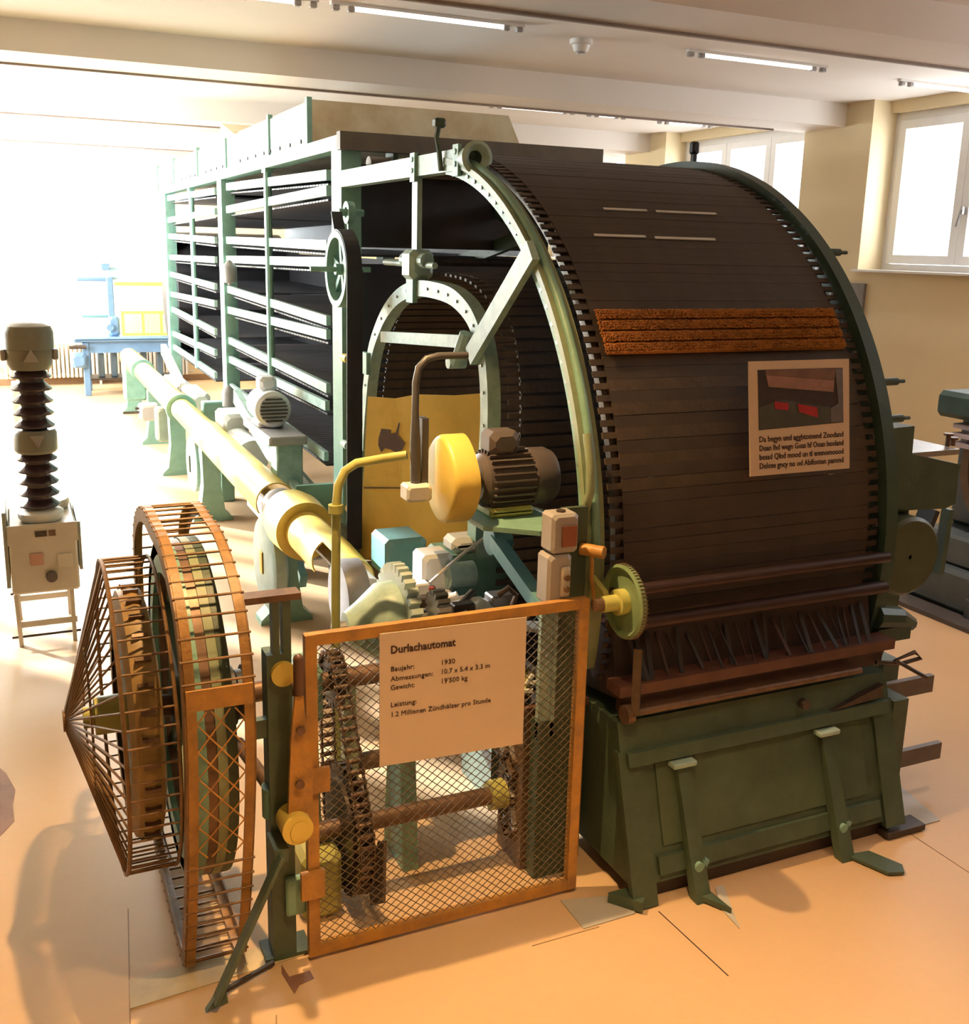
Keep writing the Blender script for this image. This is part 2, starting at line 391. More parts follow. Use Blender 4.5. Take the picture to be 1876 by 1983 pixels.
# outer belt: round the drum, then flat towards the tower
outer = MB().ringx(DX0 + .2, DCY, DCZ, DR - .05, DR - .016, .8, 60, R_(-16), R_(90)).build('slat_belt', BELT, mm, label='dark slatted belt wrapped over the drum')
for x in (DX0 + .03, DX1 - .06):
    carrier = MB().ringx(x, DCY, DCZ, DR - .05, DR - .016, .03, 60, R_(-16), R_(90))
    carrier.build('belt_track', DSTEEL, outer)
    MB().box(x, x + .03, DCY, 6.0, DCZ + DR - .05, DCZ + DR - .016).build('belt_track', DSTEEL, outer)
pitch = 0.045
aL0 = R_(-14); n_arc = int((R_(90) - aL0) * DR / pitch)
match_idx = []
for i in range(n_arc):
    a = aL0 + (i + .5) * pitch / DR
    y, z = drum(a)
    c = RM.T @ (np.array([2.4, y, z]) - CP); py = PP[1] + FPX * c[1] / c[2]
    wood = 700 < py < 930 and i % 2 == 0
    o = put_slat(ms2 if wood else ms1, y, z + random.uniform(-.001, .001), -math.cos(a), math.sin(a), outer)
    if 600 < py < 692: match_idx.append((a, o))
for i in range(int((6.0 - DCY) / pitch)):
    put_slat(ms1, DCY + (i + .5) * pitch, DCZ + DR, 0, 1, outer)
# two light slits between slats near the top are the lamps showing through: that light is painted in as white strips
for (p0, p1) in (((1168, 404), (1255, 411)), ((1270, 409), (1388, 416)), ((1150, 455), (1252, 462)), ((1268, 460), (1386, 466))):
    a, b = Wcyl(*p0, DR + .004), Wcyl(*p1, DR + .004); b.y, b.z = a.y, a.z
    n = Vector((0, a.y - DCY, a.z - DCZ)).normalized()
    MB().bar(a, b, 0.012, 0.004, n).build('painted_light_slit', WHITEP, mm)
# matches stuck in four slats
for k, (a, so) in enumerate(match_idx[:5]):
    b = MB(); rng = random.Random(k)
    n = Vector((0, -math.cos(a), math.sin(a))); t = Vector((0, math.sin(a), math.cos(a)))
    y, z = drum(a); base = Vector((0, y, z))
    xa, xb = DX0 + .075, DX1 - .075
    prof = [(-.020, 0), (-.019, .018), (-.010, .028), (.010, .028), (.019, .018), (.020, 0)]
    b.loft([[base + t * u + n * v + Vector((x, 0, 0)) for u, v in prof] for x in (xa, xb)])
    for i in range(300):
        f = i / 299; x = xa + (xb - xa) * f; lean = 1.0 - .7 * f
        for row in (-.014, -.005, .005, .014):
            p = base + t * (row + rng.uniform(-.003, .003)) + n * .020 + Vector((x + rng.uniform(-.003, .003), 0, 0))
            q = p + n * (.013 + rng.uniform(-.003, .004) - .004 * abs(row) / .014) + Vector((-lean * .022 + rng.uniform(-.003, .003), 0, 0)) - t * (.010 * lean)
            b.bar(p, q, .0045, .0050, (1, 0, 0))
    o = b.build('match_splints', WOODM, outer, label='row of orange brown match splints', kind='stuff')
# rims
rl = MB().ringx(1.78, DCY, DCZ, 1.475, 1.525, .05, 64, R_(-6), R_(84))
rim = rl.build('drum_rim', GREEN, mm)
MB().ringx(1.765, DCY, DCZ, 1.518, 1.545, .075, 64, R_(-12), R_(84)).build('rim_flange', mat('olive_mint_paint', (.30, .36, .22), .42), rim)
b = MB()
for i in range(30):
    a = R_(-4 + i * 2.9); y, z = drum(a, 1.50); b.cyl((1.774, y, z), (1.782, y, z), .008, n=8)
b.build('bolts', STEEL, rim, kind='stuff')
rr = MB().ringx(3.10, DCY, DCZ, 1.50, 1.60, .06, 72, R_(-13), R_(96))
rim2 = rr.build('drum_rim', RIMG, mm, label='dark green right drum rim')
b = MB()
for i in range(34):
    a = R_(-14 + i * 2.6); y, z = drum(a, 1.545); b.cyl((3.092, y, z), (3.10, y, z), .012, n=6)
b.build('bolts', STEEL, rim2, kind='stuff')
for px, py in ((1590, 488), (1700, 740), (1710, 812)):
    p = W(px, py, x=3.16); MB().cyl((3.16, p.y, p.z), (3.26, p.y, p.z), .016, n=10).cyl((3.26, p.y, p.z), (3.30, p.y, p.z), .008, n=8).build('rim_bolt', RIMG, rim2)
p = W(1342, 322, x=3.12); MB().box(3.11, 3.13, p.y - .012, p.y + .012, 2.66, 2.74).bevbox(3.10, 3.14, p.y - .02, p.y + .02, 2.73, 2.79, .008).build('top_clip', BLACK, rim2)
# top rail at the left edge, with the curved horn end
top = MB().box(1.77, 1.84, 4.18, 5.95, 2.575, 2.665)
trl = top.build('top_rail', WORN, mm)
h = [W(905, 325, x=1.80), W(930, 340, x=1.80)]
MB().lathe((1.80, 4.19, 2.62), (0, -1, 0), [(0, .045), (.05, .05), (.09, .062), (.12, .07), (.125, .055), (.10, .03)], 18).build('horn', WORN, trl, 40)
MB().tube([(1.80, *drum(R_(82 - 3 * i), 1.552)) for i in range(27)], .016, 10).build('pipe_end', GREEN, trl, 40)
for y in (4.72, 4.2):
    MB().box(1.755, 1.772, y - .03, y + .03, 2.55, 2.68).cyl((1.75, y, 2.65), (1.756, y, 2.65), .012, n=8).cyl((1.75, y, 2.60), (1.756, y, 2.60), .012, n=8).build('clamp_plate', GREEN, trl)
a = W(855, 250, x=1.80); c = W(862, 330, x=1.78)
MB().tube([(1.76, c.y, 2.58), (1.75, c.y, 2.66), (1.745, c.y + .02, 2.72), (1.75, c.y + .01, 2.77)], .012, 8).bevbox(1.725, 1.775, c.y - .02, c.y + .03, 2.76, 2.80, .008).build('lamp_hook', DGREEN, trl)
# inner arch, ties and braces in the same plane
arch_pts = [(5.60, .66), (5.55, 1.18), (5.43, 1.62), (5.24, 1.85), (5.0, 1.99), (4.73, 2.055), (4.45, 2.06), (4.22, 2.035), (4.03, 1.955), (3.92, 1.81), (3.875, 1.58), (3.90, 1.25), (3.94, 1.0), (3.95, .55)]
def smooth_path(pts, n=6):
    out = []
    P_ = [Vector((0, *q)) for q in pts]
    for i in range(len(P_) - 1):
        p0, p1, p2, p3 = P_[max(i - 1, 0)], P_[i], P_[i + 1], P_[min(i + 2, len(P_) - 1)]
        for k in range(n):
            t = k / n
            out.append(.5 * ((2 * p1) + (p2 - p0) * t + (2 * p0 - 5 * p1 + 4 * p2 - p3) * t * t + (-p0 + 3 * p1 - 3 * p2 + p3) * t ** 3))
    out.append(P_[-1]); return out
AP = smooth_path(arch_pts)
def strip_x(path, x0, x1, th):
    rings = []
    for i, p in enumerate(path):
        d = (path[min(i + 1, len(path) - 1)] - path[max(i - 1, 0)]).normalized(); n = Vector((0, -d.z, d.y))
        rings.append([Vector((x0, 0, 0)) + p - n * th / 2, Vector((x0, 0, 0)) + p + n * th / 2, Vector((x1, 0, 0)) + p + n * th / 2, Vector((x1, 0, 0)) + p - n * th / 2])
    return MB().loft(rings)
arch = strip_x(AP, 1.77, 1.83, .075).build('inner_arch', WORN, mm, label='pale mint arched inner rail')
b = MB()
for i in range(4, len(AP) - 2, 3): b.cyl((1.763, AP[i].y, AP[i].z), (1.772, AP[i].y, AP[i].z), .007, n=8)
b.build('bolts', STEEL, arch, kind='stuff')
for y, z in ((4.73, 2.05), (5.44, 1.62), (5.56, 1.05), (3.90, 1.28), (3.93, 1.08)):
    MB().box(1.75, 1.775, y - .045, y + .045, z - .06, z + .06).build('clamp_plate', GREEN, arch)
# inner belt running round the arch
IP = smooth_path([(y, z) for y, z in arch_pts], 6)
off = []
for i, p in enumerate(IP):
    d = (IP[min(i + 1, len(IP) - 1)] - IP[max(i - 1, 0)]).normalized(); n = Vector((0, d.z, -d.y)); n = n if n.dot(p - Vector((0, 4.72, 1.2))) > 0 else -n
    off.append((p + n * .075, n))
ib = MB().loft([[Vector((x, 0, 0)) + p - n * .004 * s for x, s in ((DX0 + .06, 1), (DX1 - .06, 1), (DX1 - .06, 2), (DX0 + .06, 2))] for p, n in off])
ibelt = ib.build('inner_belt', BELT, mm, label='inner return belt of brown slats')
acc = 0; nxt = 0.02
for i in range(len(off) - 1):
    L = (off[i + 1][0] - off[i][0]).length
    while nxt < acc + L:
        t = (nxt - acc) / L; p = off[i][0].lerp(off[i + 1][0], t); n = off[i][1].lerp(off[i + 1][1], t).normalized()
        put_slat(ms2, p.y, p.z, n.y, n.z, ibelt); nxt += .058
    acc += L
def brace(p0, p1, w, t, m, nm, par=mm, x=1.752):
    a = W(*p0, x=x); b = W(*p1, x=x)
    return MB().bar(a, b, t, w, (0, 0, 1)).build(nm, m, par)
brace((1032, 484), (912, 690), .085, .03, WORN, 'diagonal_brace')
brace((742, 652), (905, 662), .055, .03, WORN, 'cross_tie')
MB().box(1.775, 1.80, 4.70, 4.77, 2.14, 2.60).build('vertical_tie', WORN, mm)
p = W(905, 690, x=1.77); MB().tube([(1.75, p.y - .03, p.z + .10), (1.74, p.y, p.z + .03), (1.73, p.y + .02, p.z - .03), (1.74, p.y + .06, p.z - .02)], .03, 8).cyl((1.70, p.y + .05, p.z - .03), (1.78, p.y + .05, p.z - .03), .028, n=10).build('brace_clamp', WORN, mm, 40)
# suspension block above the arch
p = W(803, 517, x=1.78)
MB().bevbox(1.73, 1.85, 4.66, 4.80, 2.10, 2.24, .02).cyl((1.79, 4.60, 2.19), (1.79, 4.90, 2.19), .035, n=12).cyl((1.79, 4.5, 2.17), (1.79, 5.2, 2.17), .015, n=10).build('suspension_block', WORN, mm)
MB().cyl((1.80, 4.73, 2.185), (3.05, 4.73, 2.185), .02, n=10).build('cross_shaft', DSTEEL, mm)
# dark inner braces seen through the rim
for p0, p1, x in (((850, 345), (1020, 440), 2.9), ((860, 520), (1035, 450), 2.9), ((1000, 600), (1090, 590), 2.6), ((960, 950), (1140, 960), 2.4)):
    a = W(*p0, x=x); c = W(*p1, x=x); MB().bar(a, c, .04, .09).build('inner_brace', DGREEN if x > 2.5 else BLUEG, mm)
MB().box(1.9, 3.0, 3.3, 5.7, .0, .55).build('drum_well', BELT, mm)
# flaking yellow sheet hanging inside the arch
def ysh(px, py, o=0.0): return W(px, py, y=5.34 - (px - 693) / 242 * .62 - o)
ysheet = MB().prism([ysh(px, py) for px, py in ((712, 768), (765, 772), (808, 764), (880, 766), (935, 762), (932, 870), (928, 960), (925, 1010), (910, 1055), (880, 1070), (830, 1083), (795, 1080), (760, 1090), (693, 1082), (700, 980), (706, 880))], (.004, .010, 0)).build('yellow_guard_sheet', OCHRE, mm, label='flaking ochre yellow sheet inside the arch')
MB().prism([ysh(px, py, .003) for px, py in ((733, 848), (738, 830), (757, 832), (756, 840), (766, 838), (772, 818), (774, 820), (770, 842), (784, 858), (778, 872), (766, 876), (755, 870), (745, 868), (738, 876), (732, 862))], (0, -.002, 0)).build('bare_patch', mat('brown_bare_metal', (0.13, 0.075, 0.06), .6), ysheet)
MB().prism([ysh(px, py, .003) for px, py in ((704, 943), (800, 944), (800, 946), (704, 946))], (0, -.002, 0)).build('sheet_seam', RUST, ysheet)
a = W(700, 1092, y=5.2); c = W(930, 1075, y=5.2)
MB().box(a.x, c.x, 5.0, 5.3, a.z - .12, a.z - .02).build('lower_shelf', BOXW, mm)

# tower frame --------------------------------------------------------------
TX, TX2, TZ = 1.78, 3.42, 2.87
for k, y in enumerate((5.95, 9.65, 13.3)):
    for x in (TX, TX2 - .12):
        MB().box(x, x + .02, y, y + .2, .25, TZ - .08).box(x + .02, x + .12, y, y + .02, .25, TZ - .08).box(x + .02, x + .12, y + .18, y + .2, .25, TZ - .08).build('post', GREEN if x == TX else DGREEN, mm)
        MB().box(x - .03, x + .15, y - .03, y + .23, 0, .25).build('post_foot', DGREEN, mm)
for x in (TX, TX2 - .1): MB().box(x, x + .10, 5.93, 13.6, TZ - .08, TZ).build('top_beam', GREEN, mm)
for k, y in enumerate((7.95, 11.5)): MB().cyl((TX + .03, y, .9), (TX + .03, y, TZ - .08), .03, n=10).box(TX, TX + .06, y - .06, y + .06, TZ - .11, TZ - .08).build('sub_post', GREEN, mm)
fb = MB().box(TX - .02, TX2 + .06, 5.9, 5.97, TZ - .09, TZ + .01).build('front_beam', mat('dark_olive_steel', (.14, .115, .085), .5), mm)
MB().cyl((TX + .2, 6.06, TZ - .16), (TX2 - .05, 6.06, TZ - .16), .055, n=16).build('roller', mat('brown_grey_tin', (.28, .22, .18), .45, metal=.3), mm, 40)
for x in (2.1, 2.75): MB().box(x, x + .03, 5.96, 6.1, TZ - .22, TZ - .02).build('roller_bracket', DGREEN, mm)
# guide rails between the posts: pixel pairs (post 2 -> post 1) and (post 3 -> post 2)
rails1 = [((441, 362), (636, 339)), ((441, 406), (636, 369)), ((441, 465), (636, 475)), ((441, 502), (636, 508)), ((443, 560), (636, 621)),
          ((443, 600), (636, 648)), ((443, 658), (636, 752)), ((443, 694), (634, 786)), ((443, 745), (632, 884)), ((520, 848), (616, 958))]
rails2 = [((326, 384), (418, 370)), ((326, 427), (418, 409)), ((326, 457), (418, 465)), ((326, 498), (418, 503)), ((326, 529), (418, 555)),
          ((326, 568), (418, 588)), ((326, 594), (418, 643)), ((328, 642), (418, 683)), ((328, 665), (418, 727))]
for rs in (rails1, rails2):
    for p0, p1 in rs:
        a, c = W(*p0, x=1.82), W(*p1, x=1.82)
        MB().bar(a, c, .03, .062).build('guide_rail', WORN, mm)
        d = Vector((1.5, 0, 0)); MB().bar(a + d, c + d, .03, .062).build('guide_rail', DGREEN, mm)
# long belts of the tower: ridged dark sheets between left and right rails
def belt_sheet(a, c, dz, par):
    n = max(6, int((c - a).length / .075)); b = MB(); rings = []
    d = (c - a).normalized(); up = Vector((0, -d.z, d.y)); up = up if up.z > 0 else -up
    for i in range(n):
        p = a.lerp(c, i / n); q = a.lerp(c, (i + .86) / n); o = up * dz
        b.add([p + o, q + o, q + o + Vector((1.42, 0, 0)), p + o + Vector((1.42, 0, 0))] + [v - up * .012 for v in (p + o, q + o, q + o + Vector((1.42, 0, 0)), p + o + Vector((1.42, 0, 0)))],
              [(0, 1, 2, 3), (7, 6, 5, 4), (0, 3, 7, 4), (1, 5, 6, 2), (0, 4, 5, 1), (3, 2, 6, 7)])
    b.add([p + up * (dz - .016) for p in (a, c, c + Vector((1.42, 0, 0)), a + Vector((1.42, 0, 0)))], [(0, 1, 2, 3)])
    return b.build('tower_belt', TBELT, par, kind='stuff')
for rs, idx in ((rails1, (0, 1, 2, 3, 4, 5, 6, 7, 8)), (rails2, (0, 1, 2, 3, 4, 5, 6, 7, 8))):
    for i in idx:
        a, c = W(*rs[i][0], x=1.86), W(*rs[i][1], x=1.86)
        belt_sheet(a, c, -.05, mm)
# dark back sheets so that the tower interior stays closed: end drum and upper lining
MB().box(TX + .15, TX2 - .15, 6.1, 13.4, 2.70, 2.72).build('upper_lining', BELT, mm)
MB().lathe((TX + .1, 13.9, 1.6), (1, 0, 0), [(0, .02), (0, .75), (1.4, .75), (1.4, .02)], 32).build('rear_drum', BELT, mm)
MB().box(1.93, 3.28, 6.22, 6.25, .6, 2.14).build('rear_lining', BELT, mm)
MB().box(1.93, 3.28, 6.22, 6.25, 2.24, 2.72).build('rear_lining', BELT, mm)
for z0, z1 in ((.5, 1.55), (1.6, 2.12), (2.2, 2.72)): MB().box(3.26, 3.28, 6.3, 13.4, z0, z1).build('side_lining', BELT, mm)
# hood on top of the tower
HZ = 3.17
hood = MB().prism([(1.88, 6.93, TZ), (1.88, 6.93, HZ), (3.30, 6.93, HZ), (3.45, 6.93, TZ)], (0, 7.6, 0)).build('hood', CREAMP, mm, label='cream sheet metal hood on top of the tower')
hy = [6.93, 8.05, 9.75, 11.3, 13.0, 14.4]
for i, y in enumerate(hy):
    MB().box(1.845, 1.88, y, y + .05, TZ, HZ + .015).build('hood_flange', GREEN, hood)
    if i < 5:
        MB().box(1.858, 1.879, y + .06, hy[i + 1] - .02, TZ, HZ - .02).build('hood_panel', mat('pale_mint_sheet', (.62, .68, .58), .45, var=.05), hood)
b = MB()
for i in range(5):
    for k in range(4):
        y = hy[i] + .2 + k * .3; b.cyl((1.85, y, TZ + .05), (1.86, y, TZ + .05), .014, n=8)
b.build('bolts', BLACK, hood, kind='stuff')
MB().prism([(1.84, 9.3, HZ - .02), (1.84, 9.95, HZ - .02), (1.84, 9.9, HZ + .12)], (.5, 0, 0)).build('hood_flap', CREAMP, hood)
# belt pulley on the front post and its flat belt
pw = MB().ringx(1.585, 5.42, 2.125, .165, .20, .085, 40)
wheel = pw.build('belt_pulley', GREEN, mm, 40, label='six-spoked mint belt pulley')
b = MB().cyl((1.585, 5.42, 2.125), (1.68, 5.42, 2.125), .03, n=14)
b.build('hub', GREEN, wheel)
for k in range(6):
    t = PI * k / 3 + .3
    MB().bar((1.63, 5.42, 2.125), (1.63, 5.42 + .17 * math.cos(t), 2.125 + .17 * math.sin(t)), .032, .022, (1, 0, 0)).build('spoke', GREEN, wheel)
MB().cyl((1.45, 5.42, 2.125), (1.78, 5.42, 2.125), .014, n=10).build('pulley_shaft', GREEN, mm)
MB().bar((1.63, 5.42 - .205, 2.13), (1.63, 5.36 - .12, .62), .085, .008, (0, 1, 0)).bar((1.63, 5.36 + .12, .62), (1.63, 5.36 + .13, .60), .085, .008, (0, 1, 0)).bar((1.63, 5.42 + .06, 2.32), (1.63, W(683, 412, x=1.74).y - .06, W(683, 412, x=1.74).z), .06, .008, (0, 1, 0)).ringx(1.588, 5.42, 2.125, .202, .209, .08, 24, 0, PI).build('drive_belt', BLACK, mm)
MB().cyl((1.60, 5.36, .62), (1.66, 5.36, .62), .12, n=24).build('lower_pulley', DGREEN, mm)
p = W(683, 412, x=1.74); MB().ringx(1.70, p.y, p.z, .03, .06, .04, 20).bar((1.72, p.y, p.z), (1.72, p.y - .05, p.z - .22), .02, .03, (1, 0, 0)).cyl((1.66, p.y, p.z), (1.80, p.y, p.z), .02, n=10).build('idler_arm', GREEN, mm)
for px, py, m in ((668, 693, YELLOW), (668, 860, WORN), (677, 985, OCHRE), (680, 1068, OCHRE)):
    p = W(px, py, y=5.93); MB().cyl((p.x, 5.95, p.z), (p.x, 5.86, p.z), .026, n=12).build('post_knob', m, mm)
p = W(690, 1085, y=5.9); 
# lower front: dark rods, trough with hanging strips and red brown edge
DRED = mat('dark_red_steel', (.06, .032, .03), .4, metal=.3)
for z, r in ((1.10, .022), (.975, .026)):
    MB().cyl((DX0 - .02, 2.90, z), (3.10, 2.90, z), r, n=12).build('guide_rod', DRED, mm, 40)
MB().prism([(DX0 + .02, 2.95, .93), (DX0 + .02, 3.2, .95), (DX0 + .02, 3.2, .65), (DX0 + .02, 2.90, .70)], (1.2, 0, 0)).build('trough', mat('dark_red_brown_tin', (.035, .022, .022), .45), mm)
rg = random.Random(5)
for i in range(26):
    x = DX0 + .07 + i * .044; w = rg.uniform(.004, .02); l = rg.uniform(.0, .02)
    MB().bar((x, 2.94, .915 + rg.uniform(-.02, .01)), (x + rg.uniform(-.03, .04), 2.865 - l, .775), w, .003, (0, -1, 1)).build('hanging_strip', (BLACK, BLACK, BLACK, DRED)[i % 4], mm)
MB().box(DX0 - .01, 3.12, 2.83, 2.92, .735, .775).build('tray_lip', mat('red_brown_wood', (.13, .055, .04), .45, var=.2, scale=8), mm)
MB().box(DX0 + .02, 3.10, 2.87, 2.90, .66, .735).build('tray_front', DRED, mm)
MB().cyl((DX0 + .04, 2.83, .67), (2.95, 2.83, .67), .014, n=12).build('tray_rod', RUST, mm, 40)
MB().cyl((DX0 + .01, 2.83, .67), (DX0 + .04, 2.83, .67), .035, n=14).build('rod_collar', RUST, mm)
p = W(1230, 1300, y=2.80); MB().bar((p.x, 2.79, .93), (p.x + .01, 2.80, .68), .03, .012).build('hanging_link', DSTEEL, mm)
# clips and crank at the right end
p = W(1740, 1225, y=3.0)
MB().tube([(3.12, 2.95, .83), (3.25, 2.95, .81), (3.33, 2.95, .77)], [.05, .045, .03], 10).box(3.12, 3.3, 2.92, 2.98, .72, .78).build('end_bracket', RIMG, mm)
MB().tube([(3.05, 2.85, .68), (3.16, 2.82, .67), (3.24, 2.80, .69), (3.2, 2.80, .72), (3.12, 2.82, .69), (3.26, 2.78, .61)], .009, 8).build('crank_handle', DSTEEL, mm)

# ------------------------------------------------------------------ green front cabinet
fc = thing('front_cabinet', 'dark green sloping steel cabinet standing under the drum front', 'cabinet', (2.48, 2.8, 0))
def fy(z): return 2.67 + .31 * z
def slab(x0, x1, z0, z1, off, th=.02):
    return MB().prism([(x0, fy(z0) - off, z0), (x1, fy(z0) - off, z0), (x1, fy(z1) - off, z1), (x0, fy(z1) - off, z1)], (0, th, 0))
MB().prism([(1.85, fy(.07), .07), (1.85, fy(.63), .63), (1.85, 3.2, .63), (1.85, 3.2, .07)], (1.26, 0, 0)).build('body', DGREEN, fc)
slab(1.85, 3.11, .53, .63, .012, .014).build('top_board', DGREEN, fc)
slab(1.87, 3.09, .485, .53, .035, .05).build('ledge', DGREEN, fc)
slab(1.84, 1.94, .006, .53, .014, .03).build('corner_stile', DGREEN, fc)
slab(3.02, 3.12, .05, .53, .014, .03).build('corner_stile', DGREEN, fc)
slab(1.96, 3.0, .10, .16, .016, .02).build('bottom_rail', DGREEN, fc)
slab(1.99, 2.95, .19, .47, .008, .01).build('door_panel', mat('olive_green_panel', (.078, .115, .07), .48, var=.15, scale=4), fc)
for x in (2.09, 2.76):
    l = MB().prism([(x - .022, fy(.46) - .03, .46), (x + .03, fy(.46) - .03, .46), (x + .045, fy(0) - .06, 0.0), (x - .018, fy(0) - .06, 0.0)], (0, .045, 0)).build('leg', DGREEN, fc)
    MB().bevbox(x - .05, x + .05, fy(.46) - .055, fy(.46) - .01, .455, .475, .004).build('leg_cap', WORN, l)
    MB().prism([(x + .03, fy(.1) - .05, .14), (x + .07, fy(.1) - .03, .12), (x + .03, fy(.1) - .05, .09)], (0, .03, 0)).cyl((x + .01, fy(.12) - .06, .12), (x + .01, fy(.12) - .04, .12), .018, n=10).build('leg_bolt', GREEN, l)
MB().prism([(2.78, 2.63, .0055), (2.88, 2.62, .0055), (2.93, 2.50, .0055), (2.90, 2.46, .0055), (2.84, 2.48, .0055)], (0, 0, .012)).build('foot', DGREEN, fc)
MB().prism([(2.07, 2.66, .0055), (2.14, 2.66, .0055), (2.15, 2.52, .0055)], (0, 0, .02)).build('foot', DGREEN, fc)
MB().prism([(1.78, 2.74, .0055), (1.95, 2.74, .0055), (1.86, 2.64, .0055)], (0, 0, .04)).build('foot', DGREEN, fc)
MB().box(1.96, 3.1, 2.72, 2.80, 0, .07).build('plinth', mat('dark_brown_steel', (.05, .035, .03), .5), fc)
MB().box(3.02, 3.22, 2.66, 2.74, .0055, .03).build('foot', mat('dark_brown_steel', (.05, .035, .03), .5), fc)
for z, x1 in ((.455, 3.47), (.125, 3.57)):
    MB().box(3.02, x1, 2.92, 2.945, z, z + .075).build('side_bar', mat('brown_grey_bar', (.16, .125, .11), .45), fc)
MB().box(3.12, 3.2, 2.80, 3.1, .10, .52).build('end_plate', DGREEN, fc)
MB().prism([(2.80, fy(.6) - .02, .53), (3.06, fy(.6) - .02, .60), (3.06, fy(.6) - .02, .55)], (0, -.03, 0)).build('latch', DSTEEL, fc)
MB().cyl((2.66, fy(.56) - .02, .585), (2.66, fy(.56) - .05, .585), .02, n=10).build('latch_knob', DSTEEL, fc)

# ------------------------------------------------------------------ wire mesh gate
GX0, GX1, GY, GZ0, GZ1 = .735, 1.705, 2.86, .015, 1.115
gt = thing('safety_gate', 'orange framed wire mesh gate in front of the chain drive', 'gate', (1.22, GY, 0))
MB().box(GX0, GX1, GY - .014, GY + .014, GZ1 - .036, GZ1).build('top_bar', ORANGE, gt)
MB().box(GX0, GX1, GY - .014, GY + .014, GZ0, GZ0 + .036).build('bottom_bar', ORANGE, gt)
MB().box(GX0 - .004, GX0 + .032, GY - .016, GY + .014, GZ0 + .001, GZ1 - .001).build('side_bar', ORANGE, gt)
MB().box(GX1 - .032, GX1 + .004, GY - .016, GY + .014, GZ0 + .001, GZ1 - .001).build('side_bar', ORANGE, gt)
wm = MB(); dx, dz = .035, .030; x0, x1, z0, z1 = GX0 + .03, GX1 - .03, GZ0 + .034, GZ1 - .034
s = dz / dx; k = -int((z1 - z0) / dz) - 2
def clipseg(c, sg):
    # line z = z0 + sg*s*(x - c) clipped to the rectangle
    xa, xb = c, c + (z1 - z0) / s * sg
    if xa > xb: xa, xb = xb, xa
    xa, xb = max(xa, x0), min(xb, x1)
    if xb - xa < .004: return None
    return (xa, z0 + sg * s * (xa - c)), (xb, z0 + sg * s * (xb - c))
c = x0 - (z1 - z0) / s
while c < x1 + (z1 - z0) / s:
    for sg in (1, -1):
        q = clipseg(c, sg)
        if q:
            (xa, za), (xb, zb) = q; yy = GY + .0016 * sg
            wm.tube([(xa, yy, za), (xb, yy, zb)], .0016, 5, False)
    c += dx
wm.build('wire_mesh', mat('dull_wire', (.20, .15, .10), .45, metal=.5, var=.25, scale=20), gt, kind='stuff')
MB().box(GX0 - .03, GX0 + .045, GY - .03, GY - .012, .235, .33).build('hinge', ORANGE, gt)
MB().box(GX0 - .01, GX0 + .065, GY - .03, GY - .012, .60, .68).build('hinge', ORANGE, gt)
# lever on the gate
lv = MB().prism([(.66, 2.80, .56), (.735, 2.80, .56), (.738, 2.80, .70), (.715, 2.80, .90), (.712, 2.80, .97), (.69, 2.80, .97), (.672, 2.80, .80)], (0, .016, 0)).build('lever', ORANGE, gt, label='yellow ochre tapered lever with brown grip')
MB().tube([(.700, 2.806, .95), (.700, 2.806, 1.06)], .016, 12).sphere((.700, 2.806, 1.062), .016).build('grip', mat('brown_grip', (.13, .06, .04), .35), lv, 40)
MB().cyl((.682, 2.77, .525), (.682, 2.86, .525), .048, n=24).cyl((.690, 2.765, .52), (.690, 2.78, .52), .032, n=20).build('pivot', YELLOW, lv, 40)
for x, z in ((.700, .84), (.695, .665)): MB().cyl((x, 2.795, z), (x, 2.785, z), .014, n=12).build('rivet', RUST, lv)
# sign on the gate
sg = thing('information_sign', 'cream card sign titled Durlachautomat hung on the wire gate', 'sign', (1.2, GY - .02, .6))
sp = [W(*q, y=GY - .022) for q in ((735, 1228), (1020, 1195), (1012, 1440), (735, 1485))]
MB().prism(sp, (0, .004, 0)).build('card', PAPER, sg)
O = sp[0]; ux = (sp[1] - sp[0]); uz = (sp[3] - sp[0]); SW = ux.length; SH = uz.length
def text(s, parent, o, xdir, ydir, size, m=INK, bold=.0, name='lettering', width=None):
    cu = bpy.data.curves.new('txt', 'FONT'); cu.body = s; cu.size = size; cu.offset = bold; cu.resolution_u = 2; cu.extrude = .0006
    t = bpy.data.objects.new('txt', cu); COL.objects.link(t)
    dg = bpy.context.evaluated_depsgraph_get(); me = bpy.data.meshes.new_from_object(t.evaluated_get(dg))
    bpy.data.objects.remove(t); me.materials.clear(); me.materials.append(m)
    if width:
        w = max(v.co.x for v in me.vertices); k = width / w
        for v in me.vertices: v.co.x *= k
    x = Vector(xdir).normalized(); y = Vector(ydir).normalized(); z = x.cross(y)
    M = Matrix((x, y, z)).transposed().to_4x4(); M.translation = Vector(o) - root_loc(parent)
    me.transform(M); ob = bpy.data.objects.new(name, me); COL.objects.link(ob); ob.parent = parent
    return ob
def sline(s, px, py, w, size, bold=0):
    o = W(px, py, y=GY - .0235); e = W(px + w, py, y=GY - .0235)
    text(s, sg, o, ux, -uz, size, INK, bold, width=(e.x - o.x) * 1.0)
sline('Durlachautomat', 756, 1266, 126, .036, .0008)
for s, x, y, w in (('Baujahr:', 756, 1301, 46), ('Abmessungen:', 756, 1320, 82), ('Gewicht:', 756, 1337, 47), ('1930', 853, 1288, 28), ('10.7 x 5.4 x 3.3 m', 853, 1306, 95),
                   ("19'500 kg", 853, 1324, 52), ('Leistung:', 756, 1370, 50), ('1.2 Millionen Zündhölzer pro Stunde', 756, 1389, 193)):
    sline(s, x, y, w, .024)

